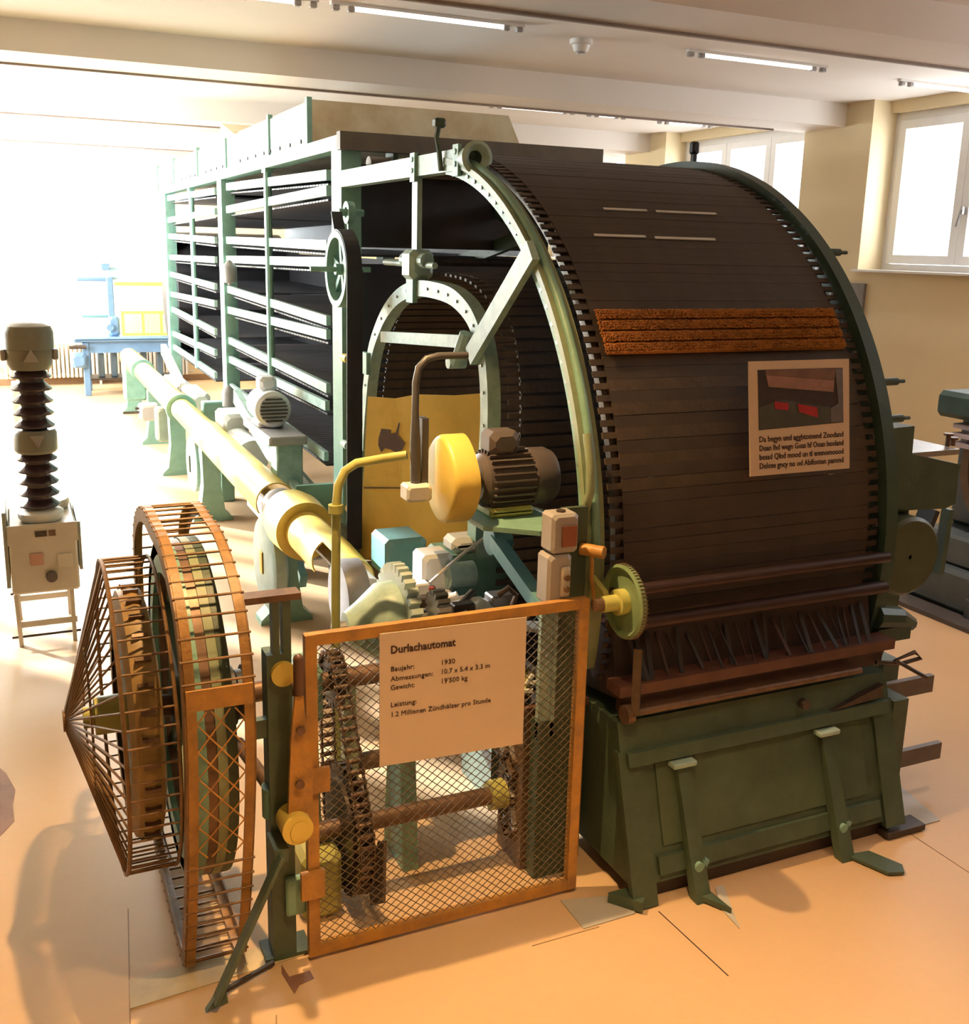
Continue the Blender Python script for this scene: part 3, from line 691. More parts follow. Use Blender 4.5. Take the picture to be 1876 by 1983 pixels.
# ------------------------------------------------------------------ picture board on the drum
pb = thing('picture_board', 'cream board with dark red-lit photograph fixed to the drum slats', 'sign', (2.7, 2.95, 1.4))
bc = [Wcyl(*q, DR + .012) for q in ((1450, 700), (1643, 693), (1645, 905), (1453, 923))]
Bl = W(1453, 923, y=2.925); Tl = W(1450, 700, x=Bl.x); Br = W(1645, 905, y=2.925)
bx = Vector((1, 0, 0)); by = (Tl - Bl); by.x = 0; bh = by.length; by.normalize(); bn = bx.cross(by)
bw = Br.x - Bl.x
BO = Tl
def bp(u, v, o=0.0): return BO + bx * (u * bw) - by * (v * bh) + bn * o
MB().prism([bp(0, 0), bp(1, 0), bp(1, 1), bp(0, 1)], bn * -.006).build('board', PAPER, pb)
pcols = [('photo_dark', (.045, .030, .032)), ('photo_grey', (.075, .08, .075)), ('photo_pink', (.36, .20, .17)), ('photo_brown', (.22, .12, .10)), ('photo_red', (.45, .02, .03)), ('photo_steel', (.16, .15, .18))]
pm = [mat(n, c, .45, var=.12, scale=20) for n, c in pcols]
MB().prism([bp(.08, .075, .0005), bp(.93, .08, .0005), bp(.935, .575, .0005), bp(.085, .60, .0005)], bn * .001).build('printed_photo', pm[0], pb)
for k, (mi, poly) in enumerate([(1, [(.09, .40), (.30, .34), (.80, .43), (.80, .575), (.09, .595)]), (3, [(.155, .08), (.86, .083), (.84, .185), (.16, .125)]), (2, [(.16, .125), (.84, .19), (.83, .295), (.18, .225)]),
                                (5, [(.85, .085), (.925, .085), (.93, .57), (.80, .57), (.80, .44), (.88, .40)]), (4, [(.235, .355), (.375, .375), (.37, .44), (.24, .42)]), (4, [(.46, .385), (.66, .425), (.67, .52), (.48, .46)])]):
    MB().prism([bp(u, v, .0016 + .0004 * k) for u, v in poly], bn * .0005).build('photo_print', pm[mi], pb)
for i, s in enumerate(('Da begyn und aggbtomend Zoodand', 'Doan lhd wegn Goas hf Ooan hooland', 'besad Qlnd mood un tl ennnomoood', 'Delose gncy no od Ablfonten pannnd')):
    text(s, pb, bp(.085, .705 + i * .078, .001), bx, by, .030, INK, .0004, width=bw * .85)

# ------------------------------------------------------------------ flywheel guard cage
AY, AZ = 3.30, .755
gc = thing('flywheel_guard', 'brown wire guard cage with cone nose around the flywheel', 'guard', (.4, AY, AZ))
go = gc.location
RH = .665
hp = [(3.30, 1.385), (3.08, 1.38), (2.88, 1.315), (2.75, 1.21), (2.685, 1.03), (2.695, .78), (2.79, .40), (2.90, .10), (2.97, .02), (3.30, .012), (3.63, .02), (3.71, .10), (3.81, .40), (3.90, .78), (3.905, 1.03), (3.85, 1.21), (3.72, 1.315), (3.52, 1.38)]
def closed_path(pts, n=6):
    P_ = [Vector((0, *q)) for q in pts]; k = len(P_); out = []
    for i in range(k):
        p0, p1, p2, p3 = P_[i - 1], P_[i], P_[(i + 1) % k], P_[(i + 2) % k]
        for j in range(n):
            t = j / n
            out.append(.5 * ((2 * p1) + (p2 - p0) * t + (2 * p0 - 5 * p1 + 4 * p2 - p3) * t * t + (-p0 + 3 * p1 - 3 * p2 + p3) * t ** 3))
    return out
HP = closed_path(hp); HC = Vector((0, 3.30, .70))
def hoop(x0, x1, w0, w1):
    rings = []
    for i, p in enumerate(HP):
        d = (HP[(i + 1) % len(HP)] - HP[i - 1]).normalized(); n = Vector((0, d.z, -d.y)); n = n if n.dot(p - HC) > 0 else -n
        rings.append([Vector((x0, 0, 0)) + p + n * w0, Vector((x0, 0, 0)) + p + n * w1, Vector((x1, 0, 0)) + p + n * w1, Vector((x1, 0, 0)) + p + n * w0])
    return MB().loft(rings, False, True)
hoop(.352, .358, -.05, .0).build('hoop', BROWN, gc, 40)
hoop(.358, .385, -.006, .002).build('hoop_edge', mat('amber_brown_paint', (.40, .20, .05), .5, var=.2, scale=12, bump=.2), gc, 40)
hoop(.515, .540, -.006, .002).build('hoop_edge', mat('amber_brown_paint', (.40, .20, .05), .5, var=.2, scale=12, bump=.2), gc, 40)
hoop(.540, .546, -.045, .0).build('hoop', BROWN, gc, 40)
def rod_x(x0, x1, r, par, name='rod', m=BROWN):
    b = MB().tube([(x0, AY, AZ), (x1, AY, AZ)], r, 6)
    me = bpy.data.meshes.new(name); me.from_pydata([tuple(v - go) for v in b.v], [], b.f); me.materials.append(m); return me
mr = rod_x(.35, .55, .0042, gc)
def polar(me, a, r, name='rod'):
    o = bpy.data.objects.new(name, me); COL.objects.link(o); o.parent = gc
    o.location = (0, -math.cos(a) * r, math.sin(a) * r); return o
acc = 0; nxt = 0
for i, p in enumerate(HP):
    q = HP[(i + 1) % len(HP)]; L = (q - p).length
    while nxt < acc + L:
        c = p.lerp(q, (nxt - acc) / L); nxt += .062
        if c.y < 3.0 and .50 < c.z < 1.02: continue
        o = bpy.data.objects.new('rod', mr); COL.objects.link(o); o.parent = gc; o.location = (0, c.y - AY, c.z - AZ)
    acc += L
# cross bar and mesh panel in the front
MB().box(.358, .540, 2.680, 2.692, 1.005, 1.065).build('cross_bar', ORANGE, gc)
fm = MB()
def hfront(z):
    for i in range(len(HP) // 2):
        a_, b_ = HP[i], HP[i + 1]
        if (a_.z - z) * (b_.z - z) <= 0 and a_.y < 3.1: return a_.lerp(b_, (z - a_.z) / (b_.z - a_.z + 1e-9)).y
    return 2.75
for i in range(-2, 8):
    for sgn in (1, -1):
        pts = []
        for j in range(11):
            u = j / 10; x = .385 + .13 * u; z = 1.05 - (i * .085 + (u if sgn > 0 else 1 - u) * .17)
            if .50 < z < 1.01: pts.append((x, hfront(z), z))
        if len(pts) > 2: fm.tube(pts, .0024, 5, False)
fm.build('wire_mesh', ORANGE, gc, kind='stuff')
# left basket
RC, CX = .50, .207
MB().tube([(CX, AY - RC * math.cos(2 * PI * i / 48), AZ + RC * math.sin(2 * PI * i / 48)) for i in range(48)], .007, 6, closed=True).build('basket_ring', BROWN, gc)
MB().tube([(.352, AY - RC * math.cos(2 * PI * i / 48), AZ + RC * math.sin(2 * PI * i / 48)) for i in range(48)], .006, 6, closed=True).build('basket_ring', BROWN, gc)
ml = rod_x(CX, .352, .0036, gc)
for i in range(60): polar(ml, 2 * PI * i / 60, RC)
# cone spokes
bs = MB().tube([(.07, AY, AZ + .03), (CX, AY, AZ + RC)], .0038, 6)
mesp = bpy.data.meshes.new('spoke'); mesp.from_pydata([tuple(v - go) for v in bs.v], [], bs.f); mesp.materials.append(BROWN)
for i in range(60):
    o = bpy.data.objects.new('spoke', mesp); COL.objects.link(o); o.parent = gc; o.rotation_euler = (2 * PI * i / 60, 0, 0)
MB().tube([(.135, AY - .25 * math.cos(2 * PI * i / 36), AZ + .25 * math.sin(2 * PI * i / 36)) for i in range(36)], .004, 6, closed=True).build('cone_ring', BROWN, gc)
MB().cyl((.06, AY, AZ), (.085, AY, AZ), .035, n=20).build('cone_tip', BROWN, gc)
# flat outer band pieces of the cone at the camera side
for s_ in (1, -1): MB().bar((.068, AY, AZ + s_ * .03), (CX - .005, AY - .0, AZ + s_ * RC), .03, .006, (0, 0, 1)).build('cone_strap', BROWN, gc)
# rim wheels inside
dr = thing('flywheel_drive', 'green flywheel and ochre brake wheel on a brown axle with roller chain', 'flywheel', (.46, AY, AZ))
fw = MB().cyl((.395, AY, AZ), (.515, AY, AZ), .09, n=24).build('flywheel', DGREEN, dr, 40, label='wide green and brown flat belt flywheel')
b = MB().lathe((.39, AY, AZ), (1, 0, 0), [(0, .44), (0, .545), (.012, .55)], 48); b.build('rim_edge', GREEN, fw, 40)
for x0, x1, m in ((.39, .42, GREEN), (.421, .448, RUST), (.449, .477, mat('pale_olive_paint', (.28, .32, .19), .5)), (.478, .507, DGREEN)):
    MB().ringx(x0, AY, AZ, .50, .552 - (.004 if m is RUST else 0), x1 - x0, 56).build('rim_band', m, fw, 40)
for k in range(6):
    t = PI * k / 3 + .35; MB().bar((.45, AY, AZ), (.45, AY + .5 * math.cos(t), AZ + .5 * math.sin(t)), .06, .035, (1, 0, 0)).build('spoke', DGREEN, fw)
sw = MB().ringx(.25, AY, AZ, .03, .31, .03, 40).build('brake_wheel', DGREEN, dr, label='ochre brown ribbed wheel in the cone end')
MB().lathe((.235, AY, AZ), (1, 0, 0), [(0, .30), (0, .36), (.012, .395), (.05, .405), (.085, .395), (.095, .36), (.095, .30)], 48).build('rim', mat('ochre_brown_wheel', (.36, .22, .075), .5, var=.2, scale=12), sw, 40)
for i in range(32):
    t = 2 * PI * i / 32; o = MB().box(.262, .308, AY - .006, AY + .006, AZ + .398, AZ + .414).build('rib', RUST, sw); o.rotation_euler = (t, 0, 0)
hb = MB().cyl((.155, AY, AZ), (.25, AY, AZ), .062, n=24).cyl((.12, AY, AZ), (.155, AY, AZ), .035, n=20); hb.build('hub', YPIPE, sw, 40)

# ------------------------------------------------------------------ gate post, bracing, axle
gp = thing('gate_post', 'dark green steel post with slanted brace carrying the flywheel axle', 'post', (.66, 2.92, 0))
GP = mat('bottle_green_paint', (.10, .145, .105), .45, var=.15, scale=8, bump=.15)
MB().box(.625, .70, 2.89, 2.965, 0.005, 1.05).build('column', GP, gp)
MB().box(.645, .665, 2.89, 2.93, 1.05, 1.22).box(.675, .70, 2.89, 2.93, 1.05, 1.22).build('fork', GP, gp)
MB().box(.56, .73, 2.88, 2.94, 1.22, 1.24).build('cross_head', RUST, gp)
a = W(390, 1898, z=0.012); MB().bar((a.x + .02, a.y - .13, .025), (.63, 2.775, .45), .012, .045, (0, 1, 0)).build('brace', GP, gp)
MB().box(.612, .655, 2.782, 2.89, .42, .465).build('brace_lug', GP, gp)
MB().prism([(a.x - .01, a.y - .14, .005), (a.x + .06, a.y - .12, .005), (a.x + .05, a.y - .12, .07)], (0, .02, 0)).build('brace_foot', GP, gp)
MB().bar((a.x + .05, a.y - .08, .014), (.62, 2.87, .014), .012, .012).build('tie_rod', DSTEEL, gp)
MB().cyl((.672, 2.87, .99), (.672, 2.89, .99), .038, n=24).build('yellow_cap', YELLOW, gp)
MB().box(.575, .626, 2.90, 2.93, .78, .84).build('side_arm', GP, gp)
MB().bevbox(.665, .729, 2.865, 2.89, .165, .30, .006).build('hinge_block', GREEN, gp)
MB().box(.60, .75, 2.885, 2.99, .004, .016).build('foot_plate', DGREEN, gp)
MB().cyl((.655, 2.93, .56), (.60, 3.25, .60), .022, n=14).build('stay_tube', RUST, gp, 40)
MB().cyl((.648, 2.93, .50), (.648, 2.93, .60), .04, n=16).build('stay_socket', GREEN, gp)
# axle
ax = dr
MB().cyl((.24, AY, AZ), (1.285, AY, AZ), .036, n=18).build('shaft', RUST, ax, 40)
for x, r in ((.575, .10), (.605, .085), (.63, .10)): MB().cyl((x, AY, AZ), (x + .022, AY, AZ), r, n=28).build('collar', BLACK, ax, 40)
for x in (.80, 1.16): MB().bevbox(x, x + .09, AY - .09, AY + .09, AZ - .12, AZ + .09, .02).build('bearing', GREEN, ax)
for x in (.815, 1.175): MB().prism([(x, AY - .05, AZ - .12), (x, AY + .05, AZ - .12), (x, AY + .11, 0), (x, AY - .11, 0)], (.06, 0, 0)).build('bearing_stand', GREEN, ax)
# chain drive
cd = dr
SY, SZ, SR = 3.135, .275, .222
MB().gearx(.93, SY, SZ, SR, .035, 30, .022).build('large_sprocket', DSTEEL, cd)
MB().ringx(.915, SY, SZ, .0, .17, .07, 32).build('sprocket_hub', DSTEEL, cd)
MB().gearx(.93, AY, AZ, .10, .035, 14, .02).build('small_sprocket', DSTEEL, cd)
dv = Vector((SY - AY, SZ - AZ)); Ld = dv.length; dn = dv.normalized(); al = math.acos((SR - .10) / Ld)
base = math.atan2(-dn.y, -dn.x)
loop = []
for i in range(25):
    t = base + al + (2 * PI - 2 * al) * i / 24; loop.append((SY + SR * math.cos(t), SZ + SR * math.sin(t)))
for i in range(9):
    t = base - al + 2 * al * i / 8; loop.append((AY + .10 * math.cos(t), AZ + .10 * math.sin(t)))
loop.append(loop[0]); seg = []
for i in range(len(loop) - 1):
    p, q = Vector((0, *loop[i])), Vector((0, *loop[i + 1])); n = max(1, int((q - p).length / .004))
    seg += [p.lerp(q, k / n) for k in range(n)]
acc = 0; last = seg[0]; pts = [seg[0]]
for q in seg[1:]:
    acc += (q - last).length; last = q
    if acc >= .036: pts.append(q); acc = 0
lk = MB().bevbox(-.026, -.020, -.022, .022, -.011, .011, .002).bevbox(.020, .026, -.022, .022, -.011, .011, .002).cyl((-.03, .012, 0), (.03, .012, 0), .009, n=8)
mlk = bpy.data.meshes.new('chain_link'); mlk.from_pydata([tuple(v) for v in lk.v], [], lk.f); mlk.materials.append(mat('oily_chain', (.19, .115, .075), .35, metal=.6, var=.3, scale=30))
for i, p in enumerate(pts):
    q = pts[(i + 1) % len(pts)]; o = bpy.data.objects.new('chain_link', mlk); COL.objects.link(o); o.parent = cd
    o.location = Vector((.9475, p.y, p.z)) - cd.location; o.rotation_euler = (math.atan2(q.z - p.z, q.y - p.y), 0, 0)
MB().prism([(1.00, SY - .17, .30), (1.00, SY - .235, .34), (1.00, SY - .225, .10), (1.00, SY - .10, .01), (1.00, SY - .06, .07)], (.01, 0, 0)).build('chain_guard', mat('grey_brown_sheet', (.16, .11, .085), .5), cd)
MB().cyl((.80, SY, SZ), (1.555, SY, SZ), .033, n=16).build('sprocket_axle', RUST, cd, 40)
MB().cyl((1.49, SY, SZ), (1.55, SY, SZ), .055, n=16).build('axle_nut', YPIPE, cd)
MB().bevbox(.76, .90, SY - .10, SY + .22, .0, .24, .02).build('bearing_block', YPIPE, cd)
MB().cyl((1.02, 3.62, .24), (1.66, 3.62, .24), .036, n=16).build('rear_rod', RUST, cd, 40)
MB().prism([(1.06, 3.5, .0), (1.06, 3.75, .0), (1.06, 3.70, .62), (1.06, 3.56, .62)], (.05, 0, 0)).build('rear_stand', mat('pale_olive_stand', (.42, .45, .28), .5), cd)

# ------------------------------------------------------------------ yellow guard pipe, dark arm, belt cover and motor
gpipe = thing('guard_pipe', 'bent yellow pipe rising behind the gate beside the ochre sheet', 'pipe', (1.02, 3.48, 0))
YP = 3.48
pts = [W(650, 1250, y=YP)] + [W(*q, y=YP) for q in ((650, 1120), (651, 980), (655, 940), (668, 912), (690, 897), (740, 888), (800, 880))]
pts = [Vector((pts[0].x, YP, 0.0))] + pts[:-2] + [W(740, 888, y=3.43), W(788, 881, y=3.39)]
MB().tube(pts, .0165, 12).build('pipe', YPIPE, gpipe, 50)
p = W(650, 985, y=YP); MB().cyl((p.x, YP, p.z - .015), (p.x, YP, p.z + .015), .027, n=14).build('coupling', YPIPE, gpipe)
MB().cyl((pts[0].x, YP, 0), (pts[0].x, YP, .012), .035, n=16).build('base_flange', YPIPE, gpipe)
arm = thing('switch_arm', 'bent dark grey tube with pale switch box hanging from the brace', 'arm', (1.2, YP, 1.3))
AYP = 3.36
aq = [W(*q, y=AYP) for q in ((905, 688), (850, 689), (826, 695), (811, 712), (805, 740), (804, 800), (804, 860), (805, 940))]
MB().tube(aq, [.013] * 6 + [.019, .019], 12).build('tube', mat('dark_grey_tube', (.10, .095, .10), .4), arm, 50)
p = aq[-1]; MB().bevbox(p.x - .05, p.x + .045, AYP - .05, AYP + .03, p.z - .05, p.z + .01, .008).build('switch_box', WHITEP, arm)
p = W(815, 880, y=AYP); MB().box(p.x, p.x + .025, AYP - .01, AYP + .05, p.z - .13, p.z + .13).build('backplate', mat('dark_grey_tube', (.1, .1, .1), .4), arm)
mt = thing('electric_motor', 'dark grey-brown finned electric motor with yellow teardrop belt cover', 'motor', (1.62, 3.32, 1.3))
MX, MY, MZ = 1.50, 3.34, 1.43
cy0, cz0 = 3.32, 1.455
tear = []
for i in range(40):
    t = 2 * PI * i / 40; c, q = math.cos(t), math.sin(t)
    ry = .175 if q < 0 else .175; r = 1.0
    y = cy0 + c * .16 * (1 - .30 * abs(q) ** 1.5 * (1 if q > 0 else .4)); z = cz0 + (q * .155 if q > 0 else q * .165)
    tear.append((y, z))
def ins(k): return [(cy0 + (y - cy0) * k, cz0 + (z - cz0) * k) for y, z in tear]
MB().loft([[(x, y, z) for y, z in ins(k)] for x, k in ((1.345, .90), (1.352, .97), (1.362, 1.0), (1.44, 1.0))]).build('belt_cover', YELLOW, mt, 35)
body = [(0, .03), (0, .075), (.02, .098), (.20, .098), (.205, .108), (.275, .108), (.30, .095), (.315, .06), (.315, .005)]
MB().lathe((MX, MY, MZ), (1, 0, 0), body, 36).build('motor_body', MOTOR, mt, 35)
MB().cyl((1.43, MY, MZ), (MX + .01, MY, MZ), .03, n=14).build('motor_shaft', STEEL, mt)
for i in range(26):
    t = 2 * PI * i / 26
    o = MB().box(MX + .03, MX + .195, MY - .003, MY + .003, MZ + .09, MZ + .114).build('cooling_fin', MOTOR, mt)
    c = Vector((0, MY - mt.location.y, MZ - mt.location.z)); o.matrix_local = Matrix.Translation(c) @ Matrix.Rotation(t, 4, 'X') @ Matrix.Translation(-c)
MB().bevbox(MX + .03, MX + .15, MY - .06, MY + .05, MZ + .095, MZ + .185, .018).build('terminal_box', MOTOR, mt)
MB().bevbox(MX + .02, MX + .2, MY - .09, MY + .09, MZ - .125, MZ - .09, .01).build('motor_foot', YPIPE, mt)
MB().prism([(1.46, 3.18, MZ - .145), (1.46, 3.82, MZ - .145), (1.742, 3.82, MZ - .145), (1.742, 3.10, MZ - .145), (1.62, 3.05, MZ - .145)], (0, 0, .018)).build('shelf_plate', GREEN, mt)
MB().bar((1.725, 3.82, MZ - .18), (1.725, 3.12, MZ - .165), .03, .04).build('shelf_bar', GREEN, mt)
# ------------------------------------------------------------------ control boxes and their bracket post
cp = MB().box(1.66, 1.76, 2.97, 2.99, .62, 1.40).build('control_bracket', DGREEN, mm, label='dark green bracket plate carrying grey boxes')
MB().box(1.60, 1.645, 2.98, 3.0, .55, 1.12).box(1.645, 1.66, 2.97, 3.01, .55, 1.12).build('angle_post', WORN, cp)
MB().box(1.60, 1.76, 2.97, 3.03, .0, .62).build('stand', DGREEN, cp)
a, c = W(1002, 1062, x=1.72), W(1090, 1175, x=1.64)
MB().bar((1.72, 3.62, 1.10), (1.63, 3.0, 1.02), .05, .06).cyl((1.70, 3.64, 1.10), (1.78, 3.64, 1.10), .06, n=18).build('strut', BLUEG, cp)
p = W(1138, 1063, y=2.96); MB().cyl((p.x - .02, 2.97, p.z), (p.x + .03, 2.90, p.z), .022, n=14).tube([(p.x, 2.93, p.z), (p.x, 2.925, p.z - .1), (p.x + .02, 2.92, p.z - .19)], .008, 8).build('brass_tap', ORANGE, cp, 40)
MB().tube([W(*q_, x=1.765) for q_ in ((1137, 840), (1143, 900), (1143, 950), (1134, 985), (1112, 1006), (1080, 1004), (1020, 985))], .016, 10).build('bent_pipe', mat('olive_mint_paint', (.30, .36, .22), .42), cp, 40)
for nm, lab, (x0, x1, z0, z1), extra in (('control_box', 'grey control box with reddish lens above the other grey box', (1.575, 1.675, 1.27, 1.405), 'lens'), ('control_box', 'grey rounded switch box with two buttons below the lensed box', (1.565, 1.655, 1.09, 1.265), 'button')):
    cb = thing(nm, lab, 'control box', ((x0 + x1) / 2, 2.92, z0), 'control boxes')
    MB().bevbox(x0, x1, 2.88, 2.968, z0, z1, .01).build('housing', GREY, cb)
    if extra == 'lens':
        MB().box(x0 + .035, x1 - .012, 2.872, 2.882, z0 + .025, z1 - .04).build('lens', RED, cb)
        MB().cyl(((x0 + x1) / 2, 2.92, z1 - .005), ((x0 + x1) / 2, 2.92, z1 + .006), .016, n=12).build('cap', DSTEEL, cb)
    else:
        MB().bevbox(x0 + .045, x1 - .01, 2.868, 2.882, z0 + .03, z1 - .04, .006).build('face_plate', IVORY, cb)
        for q in (.06, .10): MB().cyl((x1 - .027, 2.87, z0 + q), (x1 - .027, 2.858, z0 + q), .011, n=12).build('button', RUST, cb)
# ------------------------------------------------------------------ handwheel
HY, HZ2 = 2.825, 1.095
hw = MB().lathe((1.83, HY, HZ2), (1, 0, 0), [(0, .03), (.004, .06), (.004, .105), (-.012, .118), (-.006, .128), (.012, .128), (.018, .118), (.014, .03), (.014, .005)], 48).build('hand_wheel', mat('leaf_green_paint', (.20, .29, .15), .4), mm, 35, label='green disc handwheel with yellow-green hub')
MB().cyl((1.745, HY, HZ2), (1.83, HY, HZ2), .028, n=18).cyl((1.80, HY, HZ2), (1.832, HY, HZ2), .045, n=20).build('hub', YPIPE, hw, 40)
MB().cyl((1.715, HY, HZ2), (1.745, HY, HZ2), .022, n=14).build('shaft', RUST, hw)
MB().prism([(1.77, HY + .04, HZ2 + .03), (1.77, HY + .13, HZ2 + .06), (1.77, HY + .13, HZ2 - .02), (1.77, HY, HZ2 - .02)], (.02, 0, 0)).build('bracket', YPIPE, hw)
b = MB()
for i in range(60):
    t = 2 * PI * i / 60; b.box(1.826, 1.846, HY + math.cos(t) * .128 - .002, HY + math.cos(t) * .128 + .002, HZ2 + math.sin(t) * .128 - .002, HZ2 + math.sin(t) * .128 + .002)
b.build('knurling', RUST, hw, kind='stuff')
# ------------------------------------------------------------------ gear train behind the gate
gg = MB().bevbox(1.30, 1.74, 3.28, 3.9, .50, .66, .02).build('gear_train', DGREEN, mm, label='pale mint gears and gearbox behind the gate')
MB().gearx(1.30, 3.66, .80, .235, .045, 34, .03).build('large_gear', mat('pale_mint_gear', (.55, .64, .60), .35, var=.06), gg)
MB().lathe((1.10, 3.66, .80), (1, 0, 0), [(0, .02), (0, .06), (.06, .10), (.14, .16), (.20, .165), (.20, .02)], 32).build('gear_hub', WORN, gg, 40)
MB().cyl((1.05, 3.66, .80), (1.75, 3.66, .80), .03, n=14).build('gear_shaft', STEEL, gg)
MB().gearx(1.36, 3.40, .93, .075, .05, 14, .02).build('pinion', STEEL, gg)
MB().lathe((1.22, 4.16, .74), (1, 0, 0), [(0, .02), (0, .165), (.03, .175), (.10, .17), (.10, .02)], 32).build('dark_disc', mat('grey_flywheel_paint', (.16, .16, .17), .4), gg, 40)
MB().bevbox(1.62, 2.0, 3.9, 4.15, .60, .96, .02).build('gearbox', GREEN, gg)
MB().bevbox(1.50, 1.64, 3.86, 4.0, .72, .99, .015).build('gearbox_cover', WHITEP, gg)
MB().cyl((1.60, 3.84, .90), (1.72, 3.84, .90), .055, n=20).build('bearing_cap', WORN, gg, 40)
MB().bevbox(1.53, 1.74, 4.42, 4.66, .70, .90, .02).build('oil_reservoir', BLUEG, gg)
MB().bevbox(1.66, 1.80, 3.92, 4.05, .96, 1.03, .02).build('breather', WHITEP, gg)
MB().lathe((1.60, 3.45, .62), (0, .35, 1), [(0, .12), (.10, .125), (.20, .105), (.27, .07), (.30, .02)], 24).build('chute_cover', WHITEP, gg, 40)
MB().tube([(1.66, 3.46, .93), (1.70, 3.45, .96), (1.73, 3.44, .93), (1.71, 3.43, .89)], .012, 8).build('hook', RUST, gg)
MB().cyl((1.74, 3.30, .84), (1.74, 3.30, .855), .045, n=20).build('round_cap', WHITEP, gg)
MB().tube([(1.50, 3.84, .86), (1.58, 3.80, .95), (1.66, 3.78, 1.02), (1.78, 3.80, 1.08)], .007, 6).build('cable', IVORY, gg)
MB().cyl((1.42, 3.56, .86), (1.42, 3.56, .96), .012, n=8).build('red_pin', mat('red_enamel', (.35, .05, .05), .4), gg)
rg = random.Random(11)
for i in range(22):
    x = 1.38 + rg.random() * .28; y = 3.40 + rg.random() * .38; z = .72 + rg.random() * .16
    m = (STEEL, GREY, DSTEEL, WHITEP)[i % 4]
    if i % 3: MB().bevbox(x, x + .05 + rg.random() * .06, y, y + .05 + rg.random() * .05, z, z + .03 + rg.random() * .04, .006).build('linkage', m, gg)
    else: MB().cyl((x, y, z), (x + .09, y + rg.uniform(-.06, .06), z + rg.uniform(-.03, .05)), .016, n=10).build('pin', m, gg)
MB().box(1.67, 1.73, 3.5, 3.8, 0, .50).build('bed_leg', DGREEN, gg)
# dark bin and clutter between gate and cabinet
bn_ = thing('splint_bin', 'grimy wooden bin heaped with loose machine scraps behind the gate', 'bin', (1.68, 3.2, 0))
MB().box(1.58, 1.60, 3.04, 3.24, .0, .62).build('side_board', BOXW, bn_)
MB().box(1.60, 1.83, 3.04, 3.06, .0, .62).build('front_board', BOXW, bn_)
MB().box(1.56, 1.84, 3.036, 3.06, .622, .65).build('rim_board', mat('red_brown_wood', (.16, .07, .045), .45), bn_)
MB().box(1.60, 1.83, 3.06, 3.24, .05, .56).build('filling', DSTEEL, bn_)
for i in range(46):
    x = 1.59 + rg.random() * .22; y = 3.11 + rg.random() * .10; z = .65 + rg.random() * .07
    m = (WHITEP, BOXW, STEEL, YPIPE, DSTEEL, IVORY)[i % 6]; d = Vector((rg.uniform(-1, 1), rg.uniform(-1, 1), rg.uniform(-.3, .6))) * .045
    MB().bar(Vector((x, y, z)) - d, Vector((x, y, z)) + d, .012 + rg.random() * .018, .012, (0, 0, 1)).build('scrap', m, bn_)
for i in range(60):
    x = 1.570; y = 3.08 + rg.random() * .14; z = .1 + rg.random() * .5
    m = (DSTEEL, BOXW, GREY, RUST)[i % 4]; d = Vector((0, rg.uniform(-1, 1), rg.uniform(-1, 1))) * .035
    MB().bar(Vector((x, y, z)) - d, Vector((x, y, z)) + d, .012, .016, (1, 0, 0)).build('scrap', m, bn_)

# ------------------------------------------------------------------ yellow covered drive shaft on pedestals along the left side
ds = thing('drive_shaft', 'long yellow tubular shaft cover on mint pedestals along the left side', 'shaft', (1.4, 9.0, 0))
SX = 1.40
def half_tube(y0, y1, z, r, r2=None, a0=-200, a1=20, nm='shaft_cover', m=YELLOW):
    n = 22; rings = []; r2 = r2 or r
    for yy, rr in ((y0, r), (y1, r2)):
        rings.append([(SX + rr * math.cos(R_(a0 + (a1 - a0) * i / n)), yy, z - rr * math.sin(R_(a0 + (a1 - a0) * i / n)) * -1) for i in range(n + 1)])
    vs = rings[0] + rings[1]; fs = [(i, i + 1, n + 2 + i, n + 1 + i) for i in range(n)]
    o = MB().add(vs, fs); 
    k = 1 - .008 / r
    inner = [Vector((SX + (v[0] - SX) * k, v[1], z + (v[2] - z) * k)) for v in vs]
    o.add(inner, [f[::-1] for f in fs])
    o.add([vs[0], vs[n + 1], inner[n + 1], inner[0], vs[n], vs[2 * n + 1], inner[2 * n + 1], inner[n]], [(0, 1, 2, 3), (4, 7, 6, 5)])
    for e in (0, n + 1):
        o.add([vs[e + i] for i in range(n + 1)] + [inner[e + i] for i in range(n + 1)], [(i, i + 1, n + 2 + i, n + 1 + i) for i in range(n)])
    return o.build(nm, m, ds, 40)
SZH = .70
MB().cyl((SX, 4.35, SZH), (SX, 14.8, SZH), .035, n=14).build('inner_shaft', STEEL, ds, 40)
half_tube(6.10, 8.55, SZH, .125, .118, -30, 210)
half_tube(8.55, 9.9, SZH, .105, .10, -30, 210)
half_tube(10.0, 12.9, SZH, .115, .11, -30, 210)
half_tube(13.1, 14.6, SZH, .13, .12, -30, 210)
for y, r in ((9.95, .14), (13.0, .14)): MB().ringx(SX, 0, 0, .0, .01, .01, 8) ; MB().lathe((SX, y - .03, SZH), (0, 1, 0), [(0, .04), (0, r), (.06, r), (.06, .04)], 28).build('flange_ring', GREEN, ds, 40)
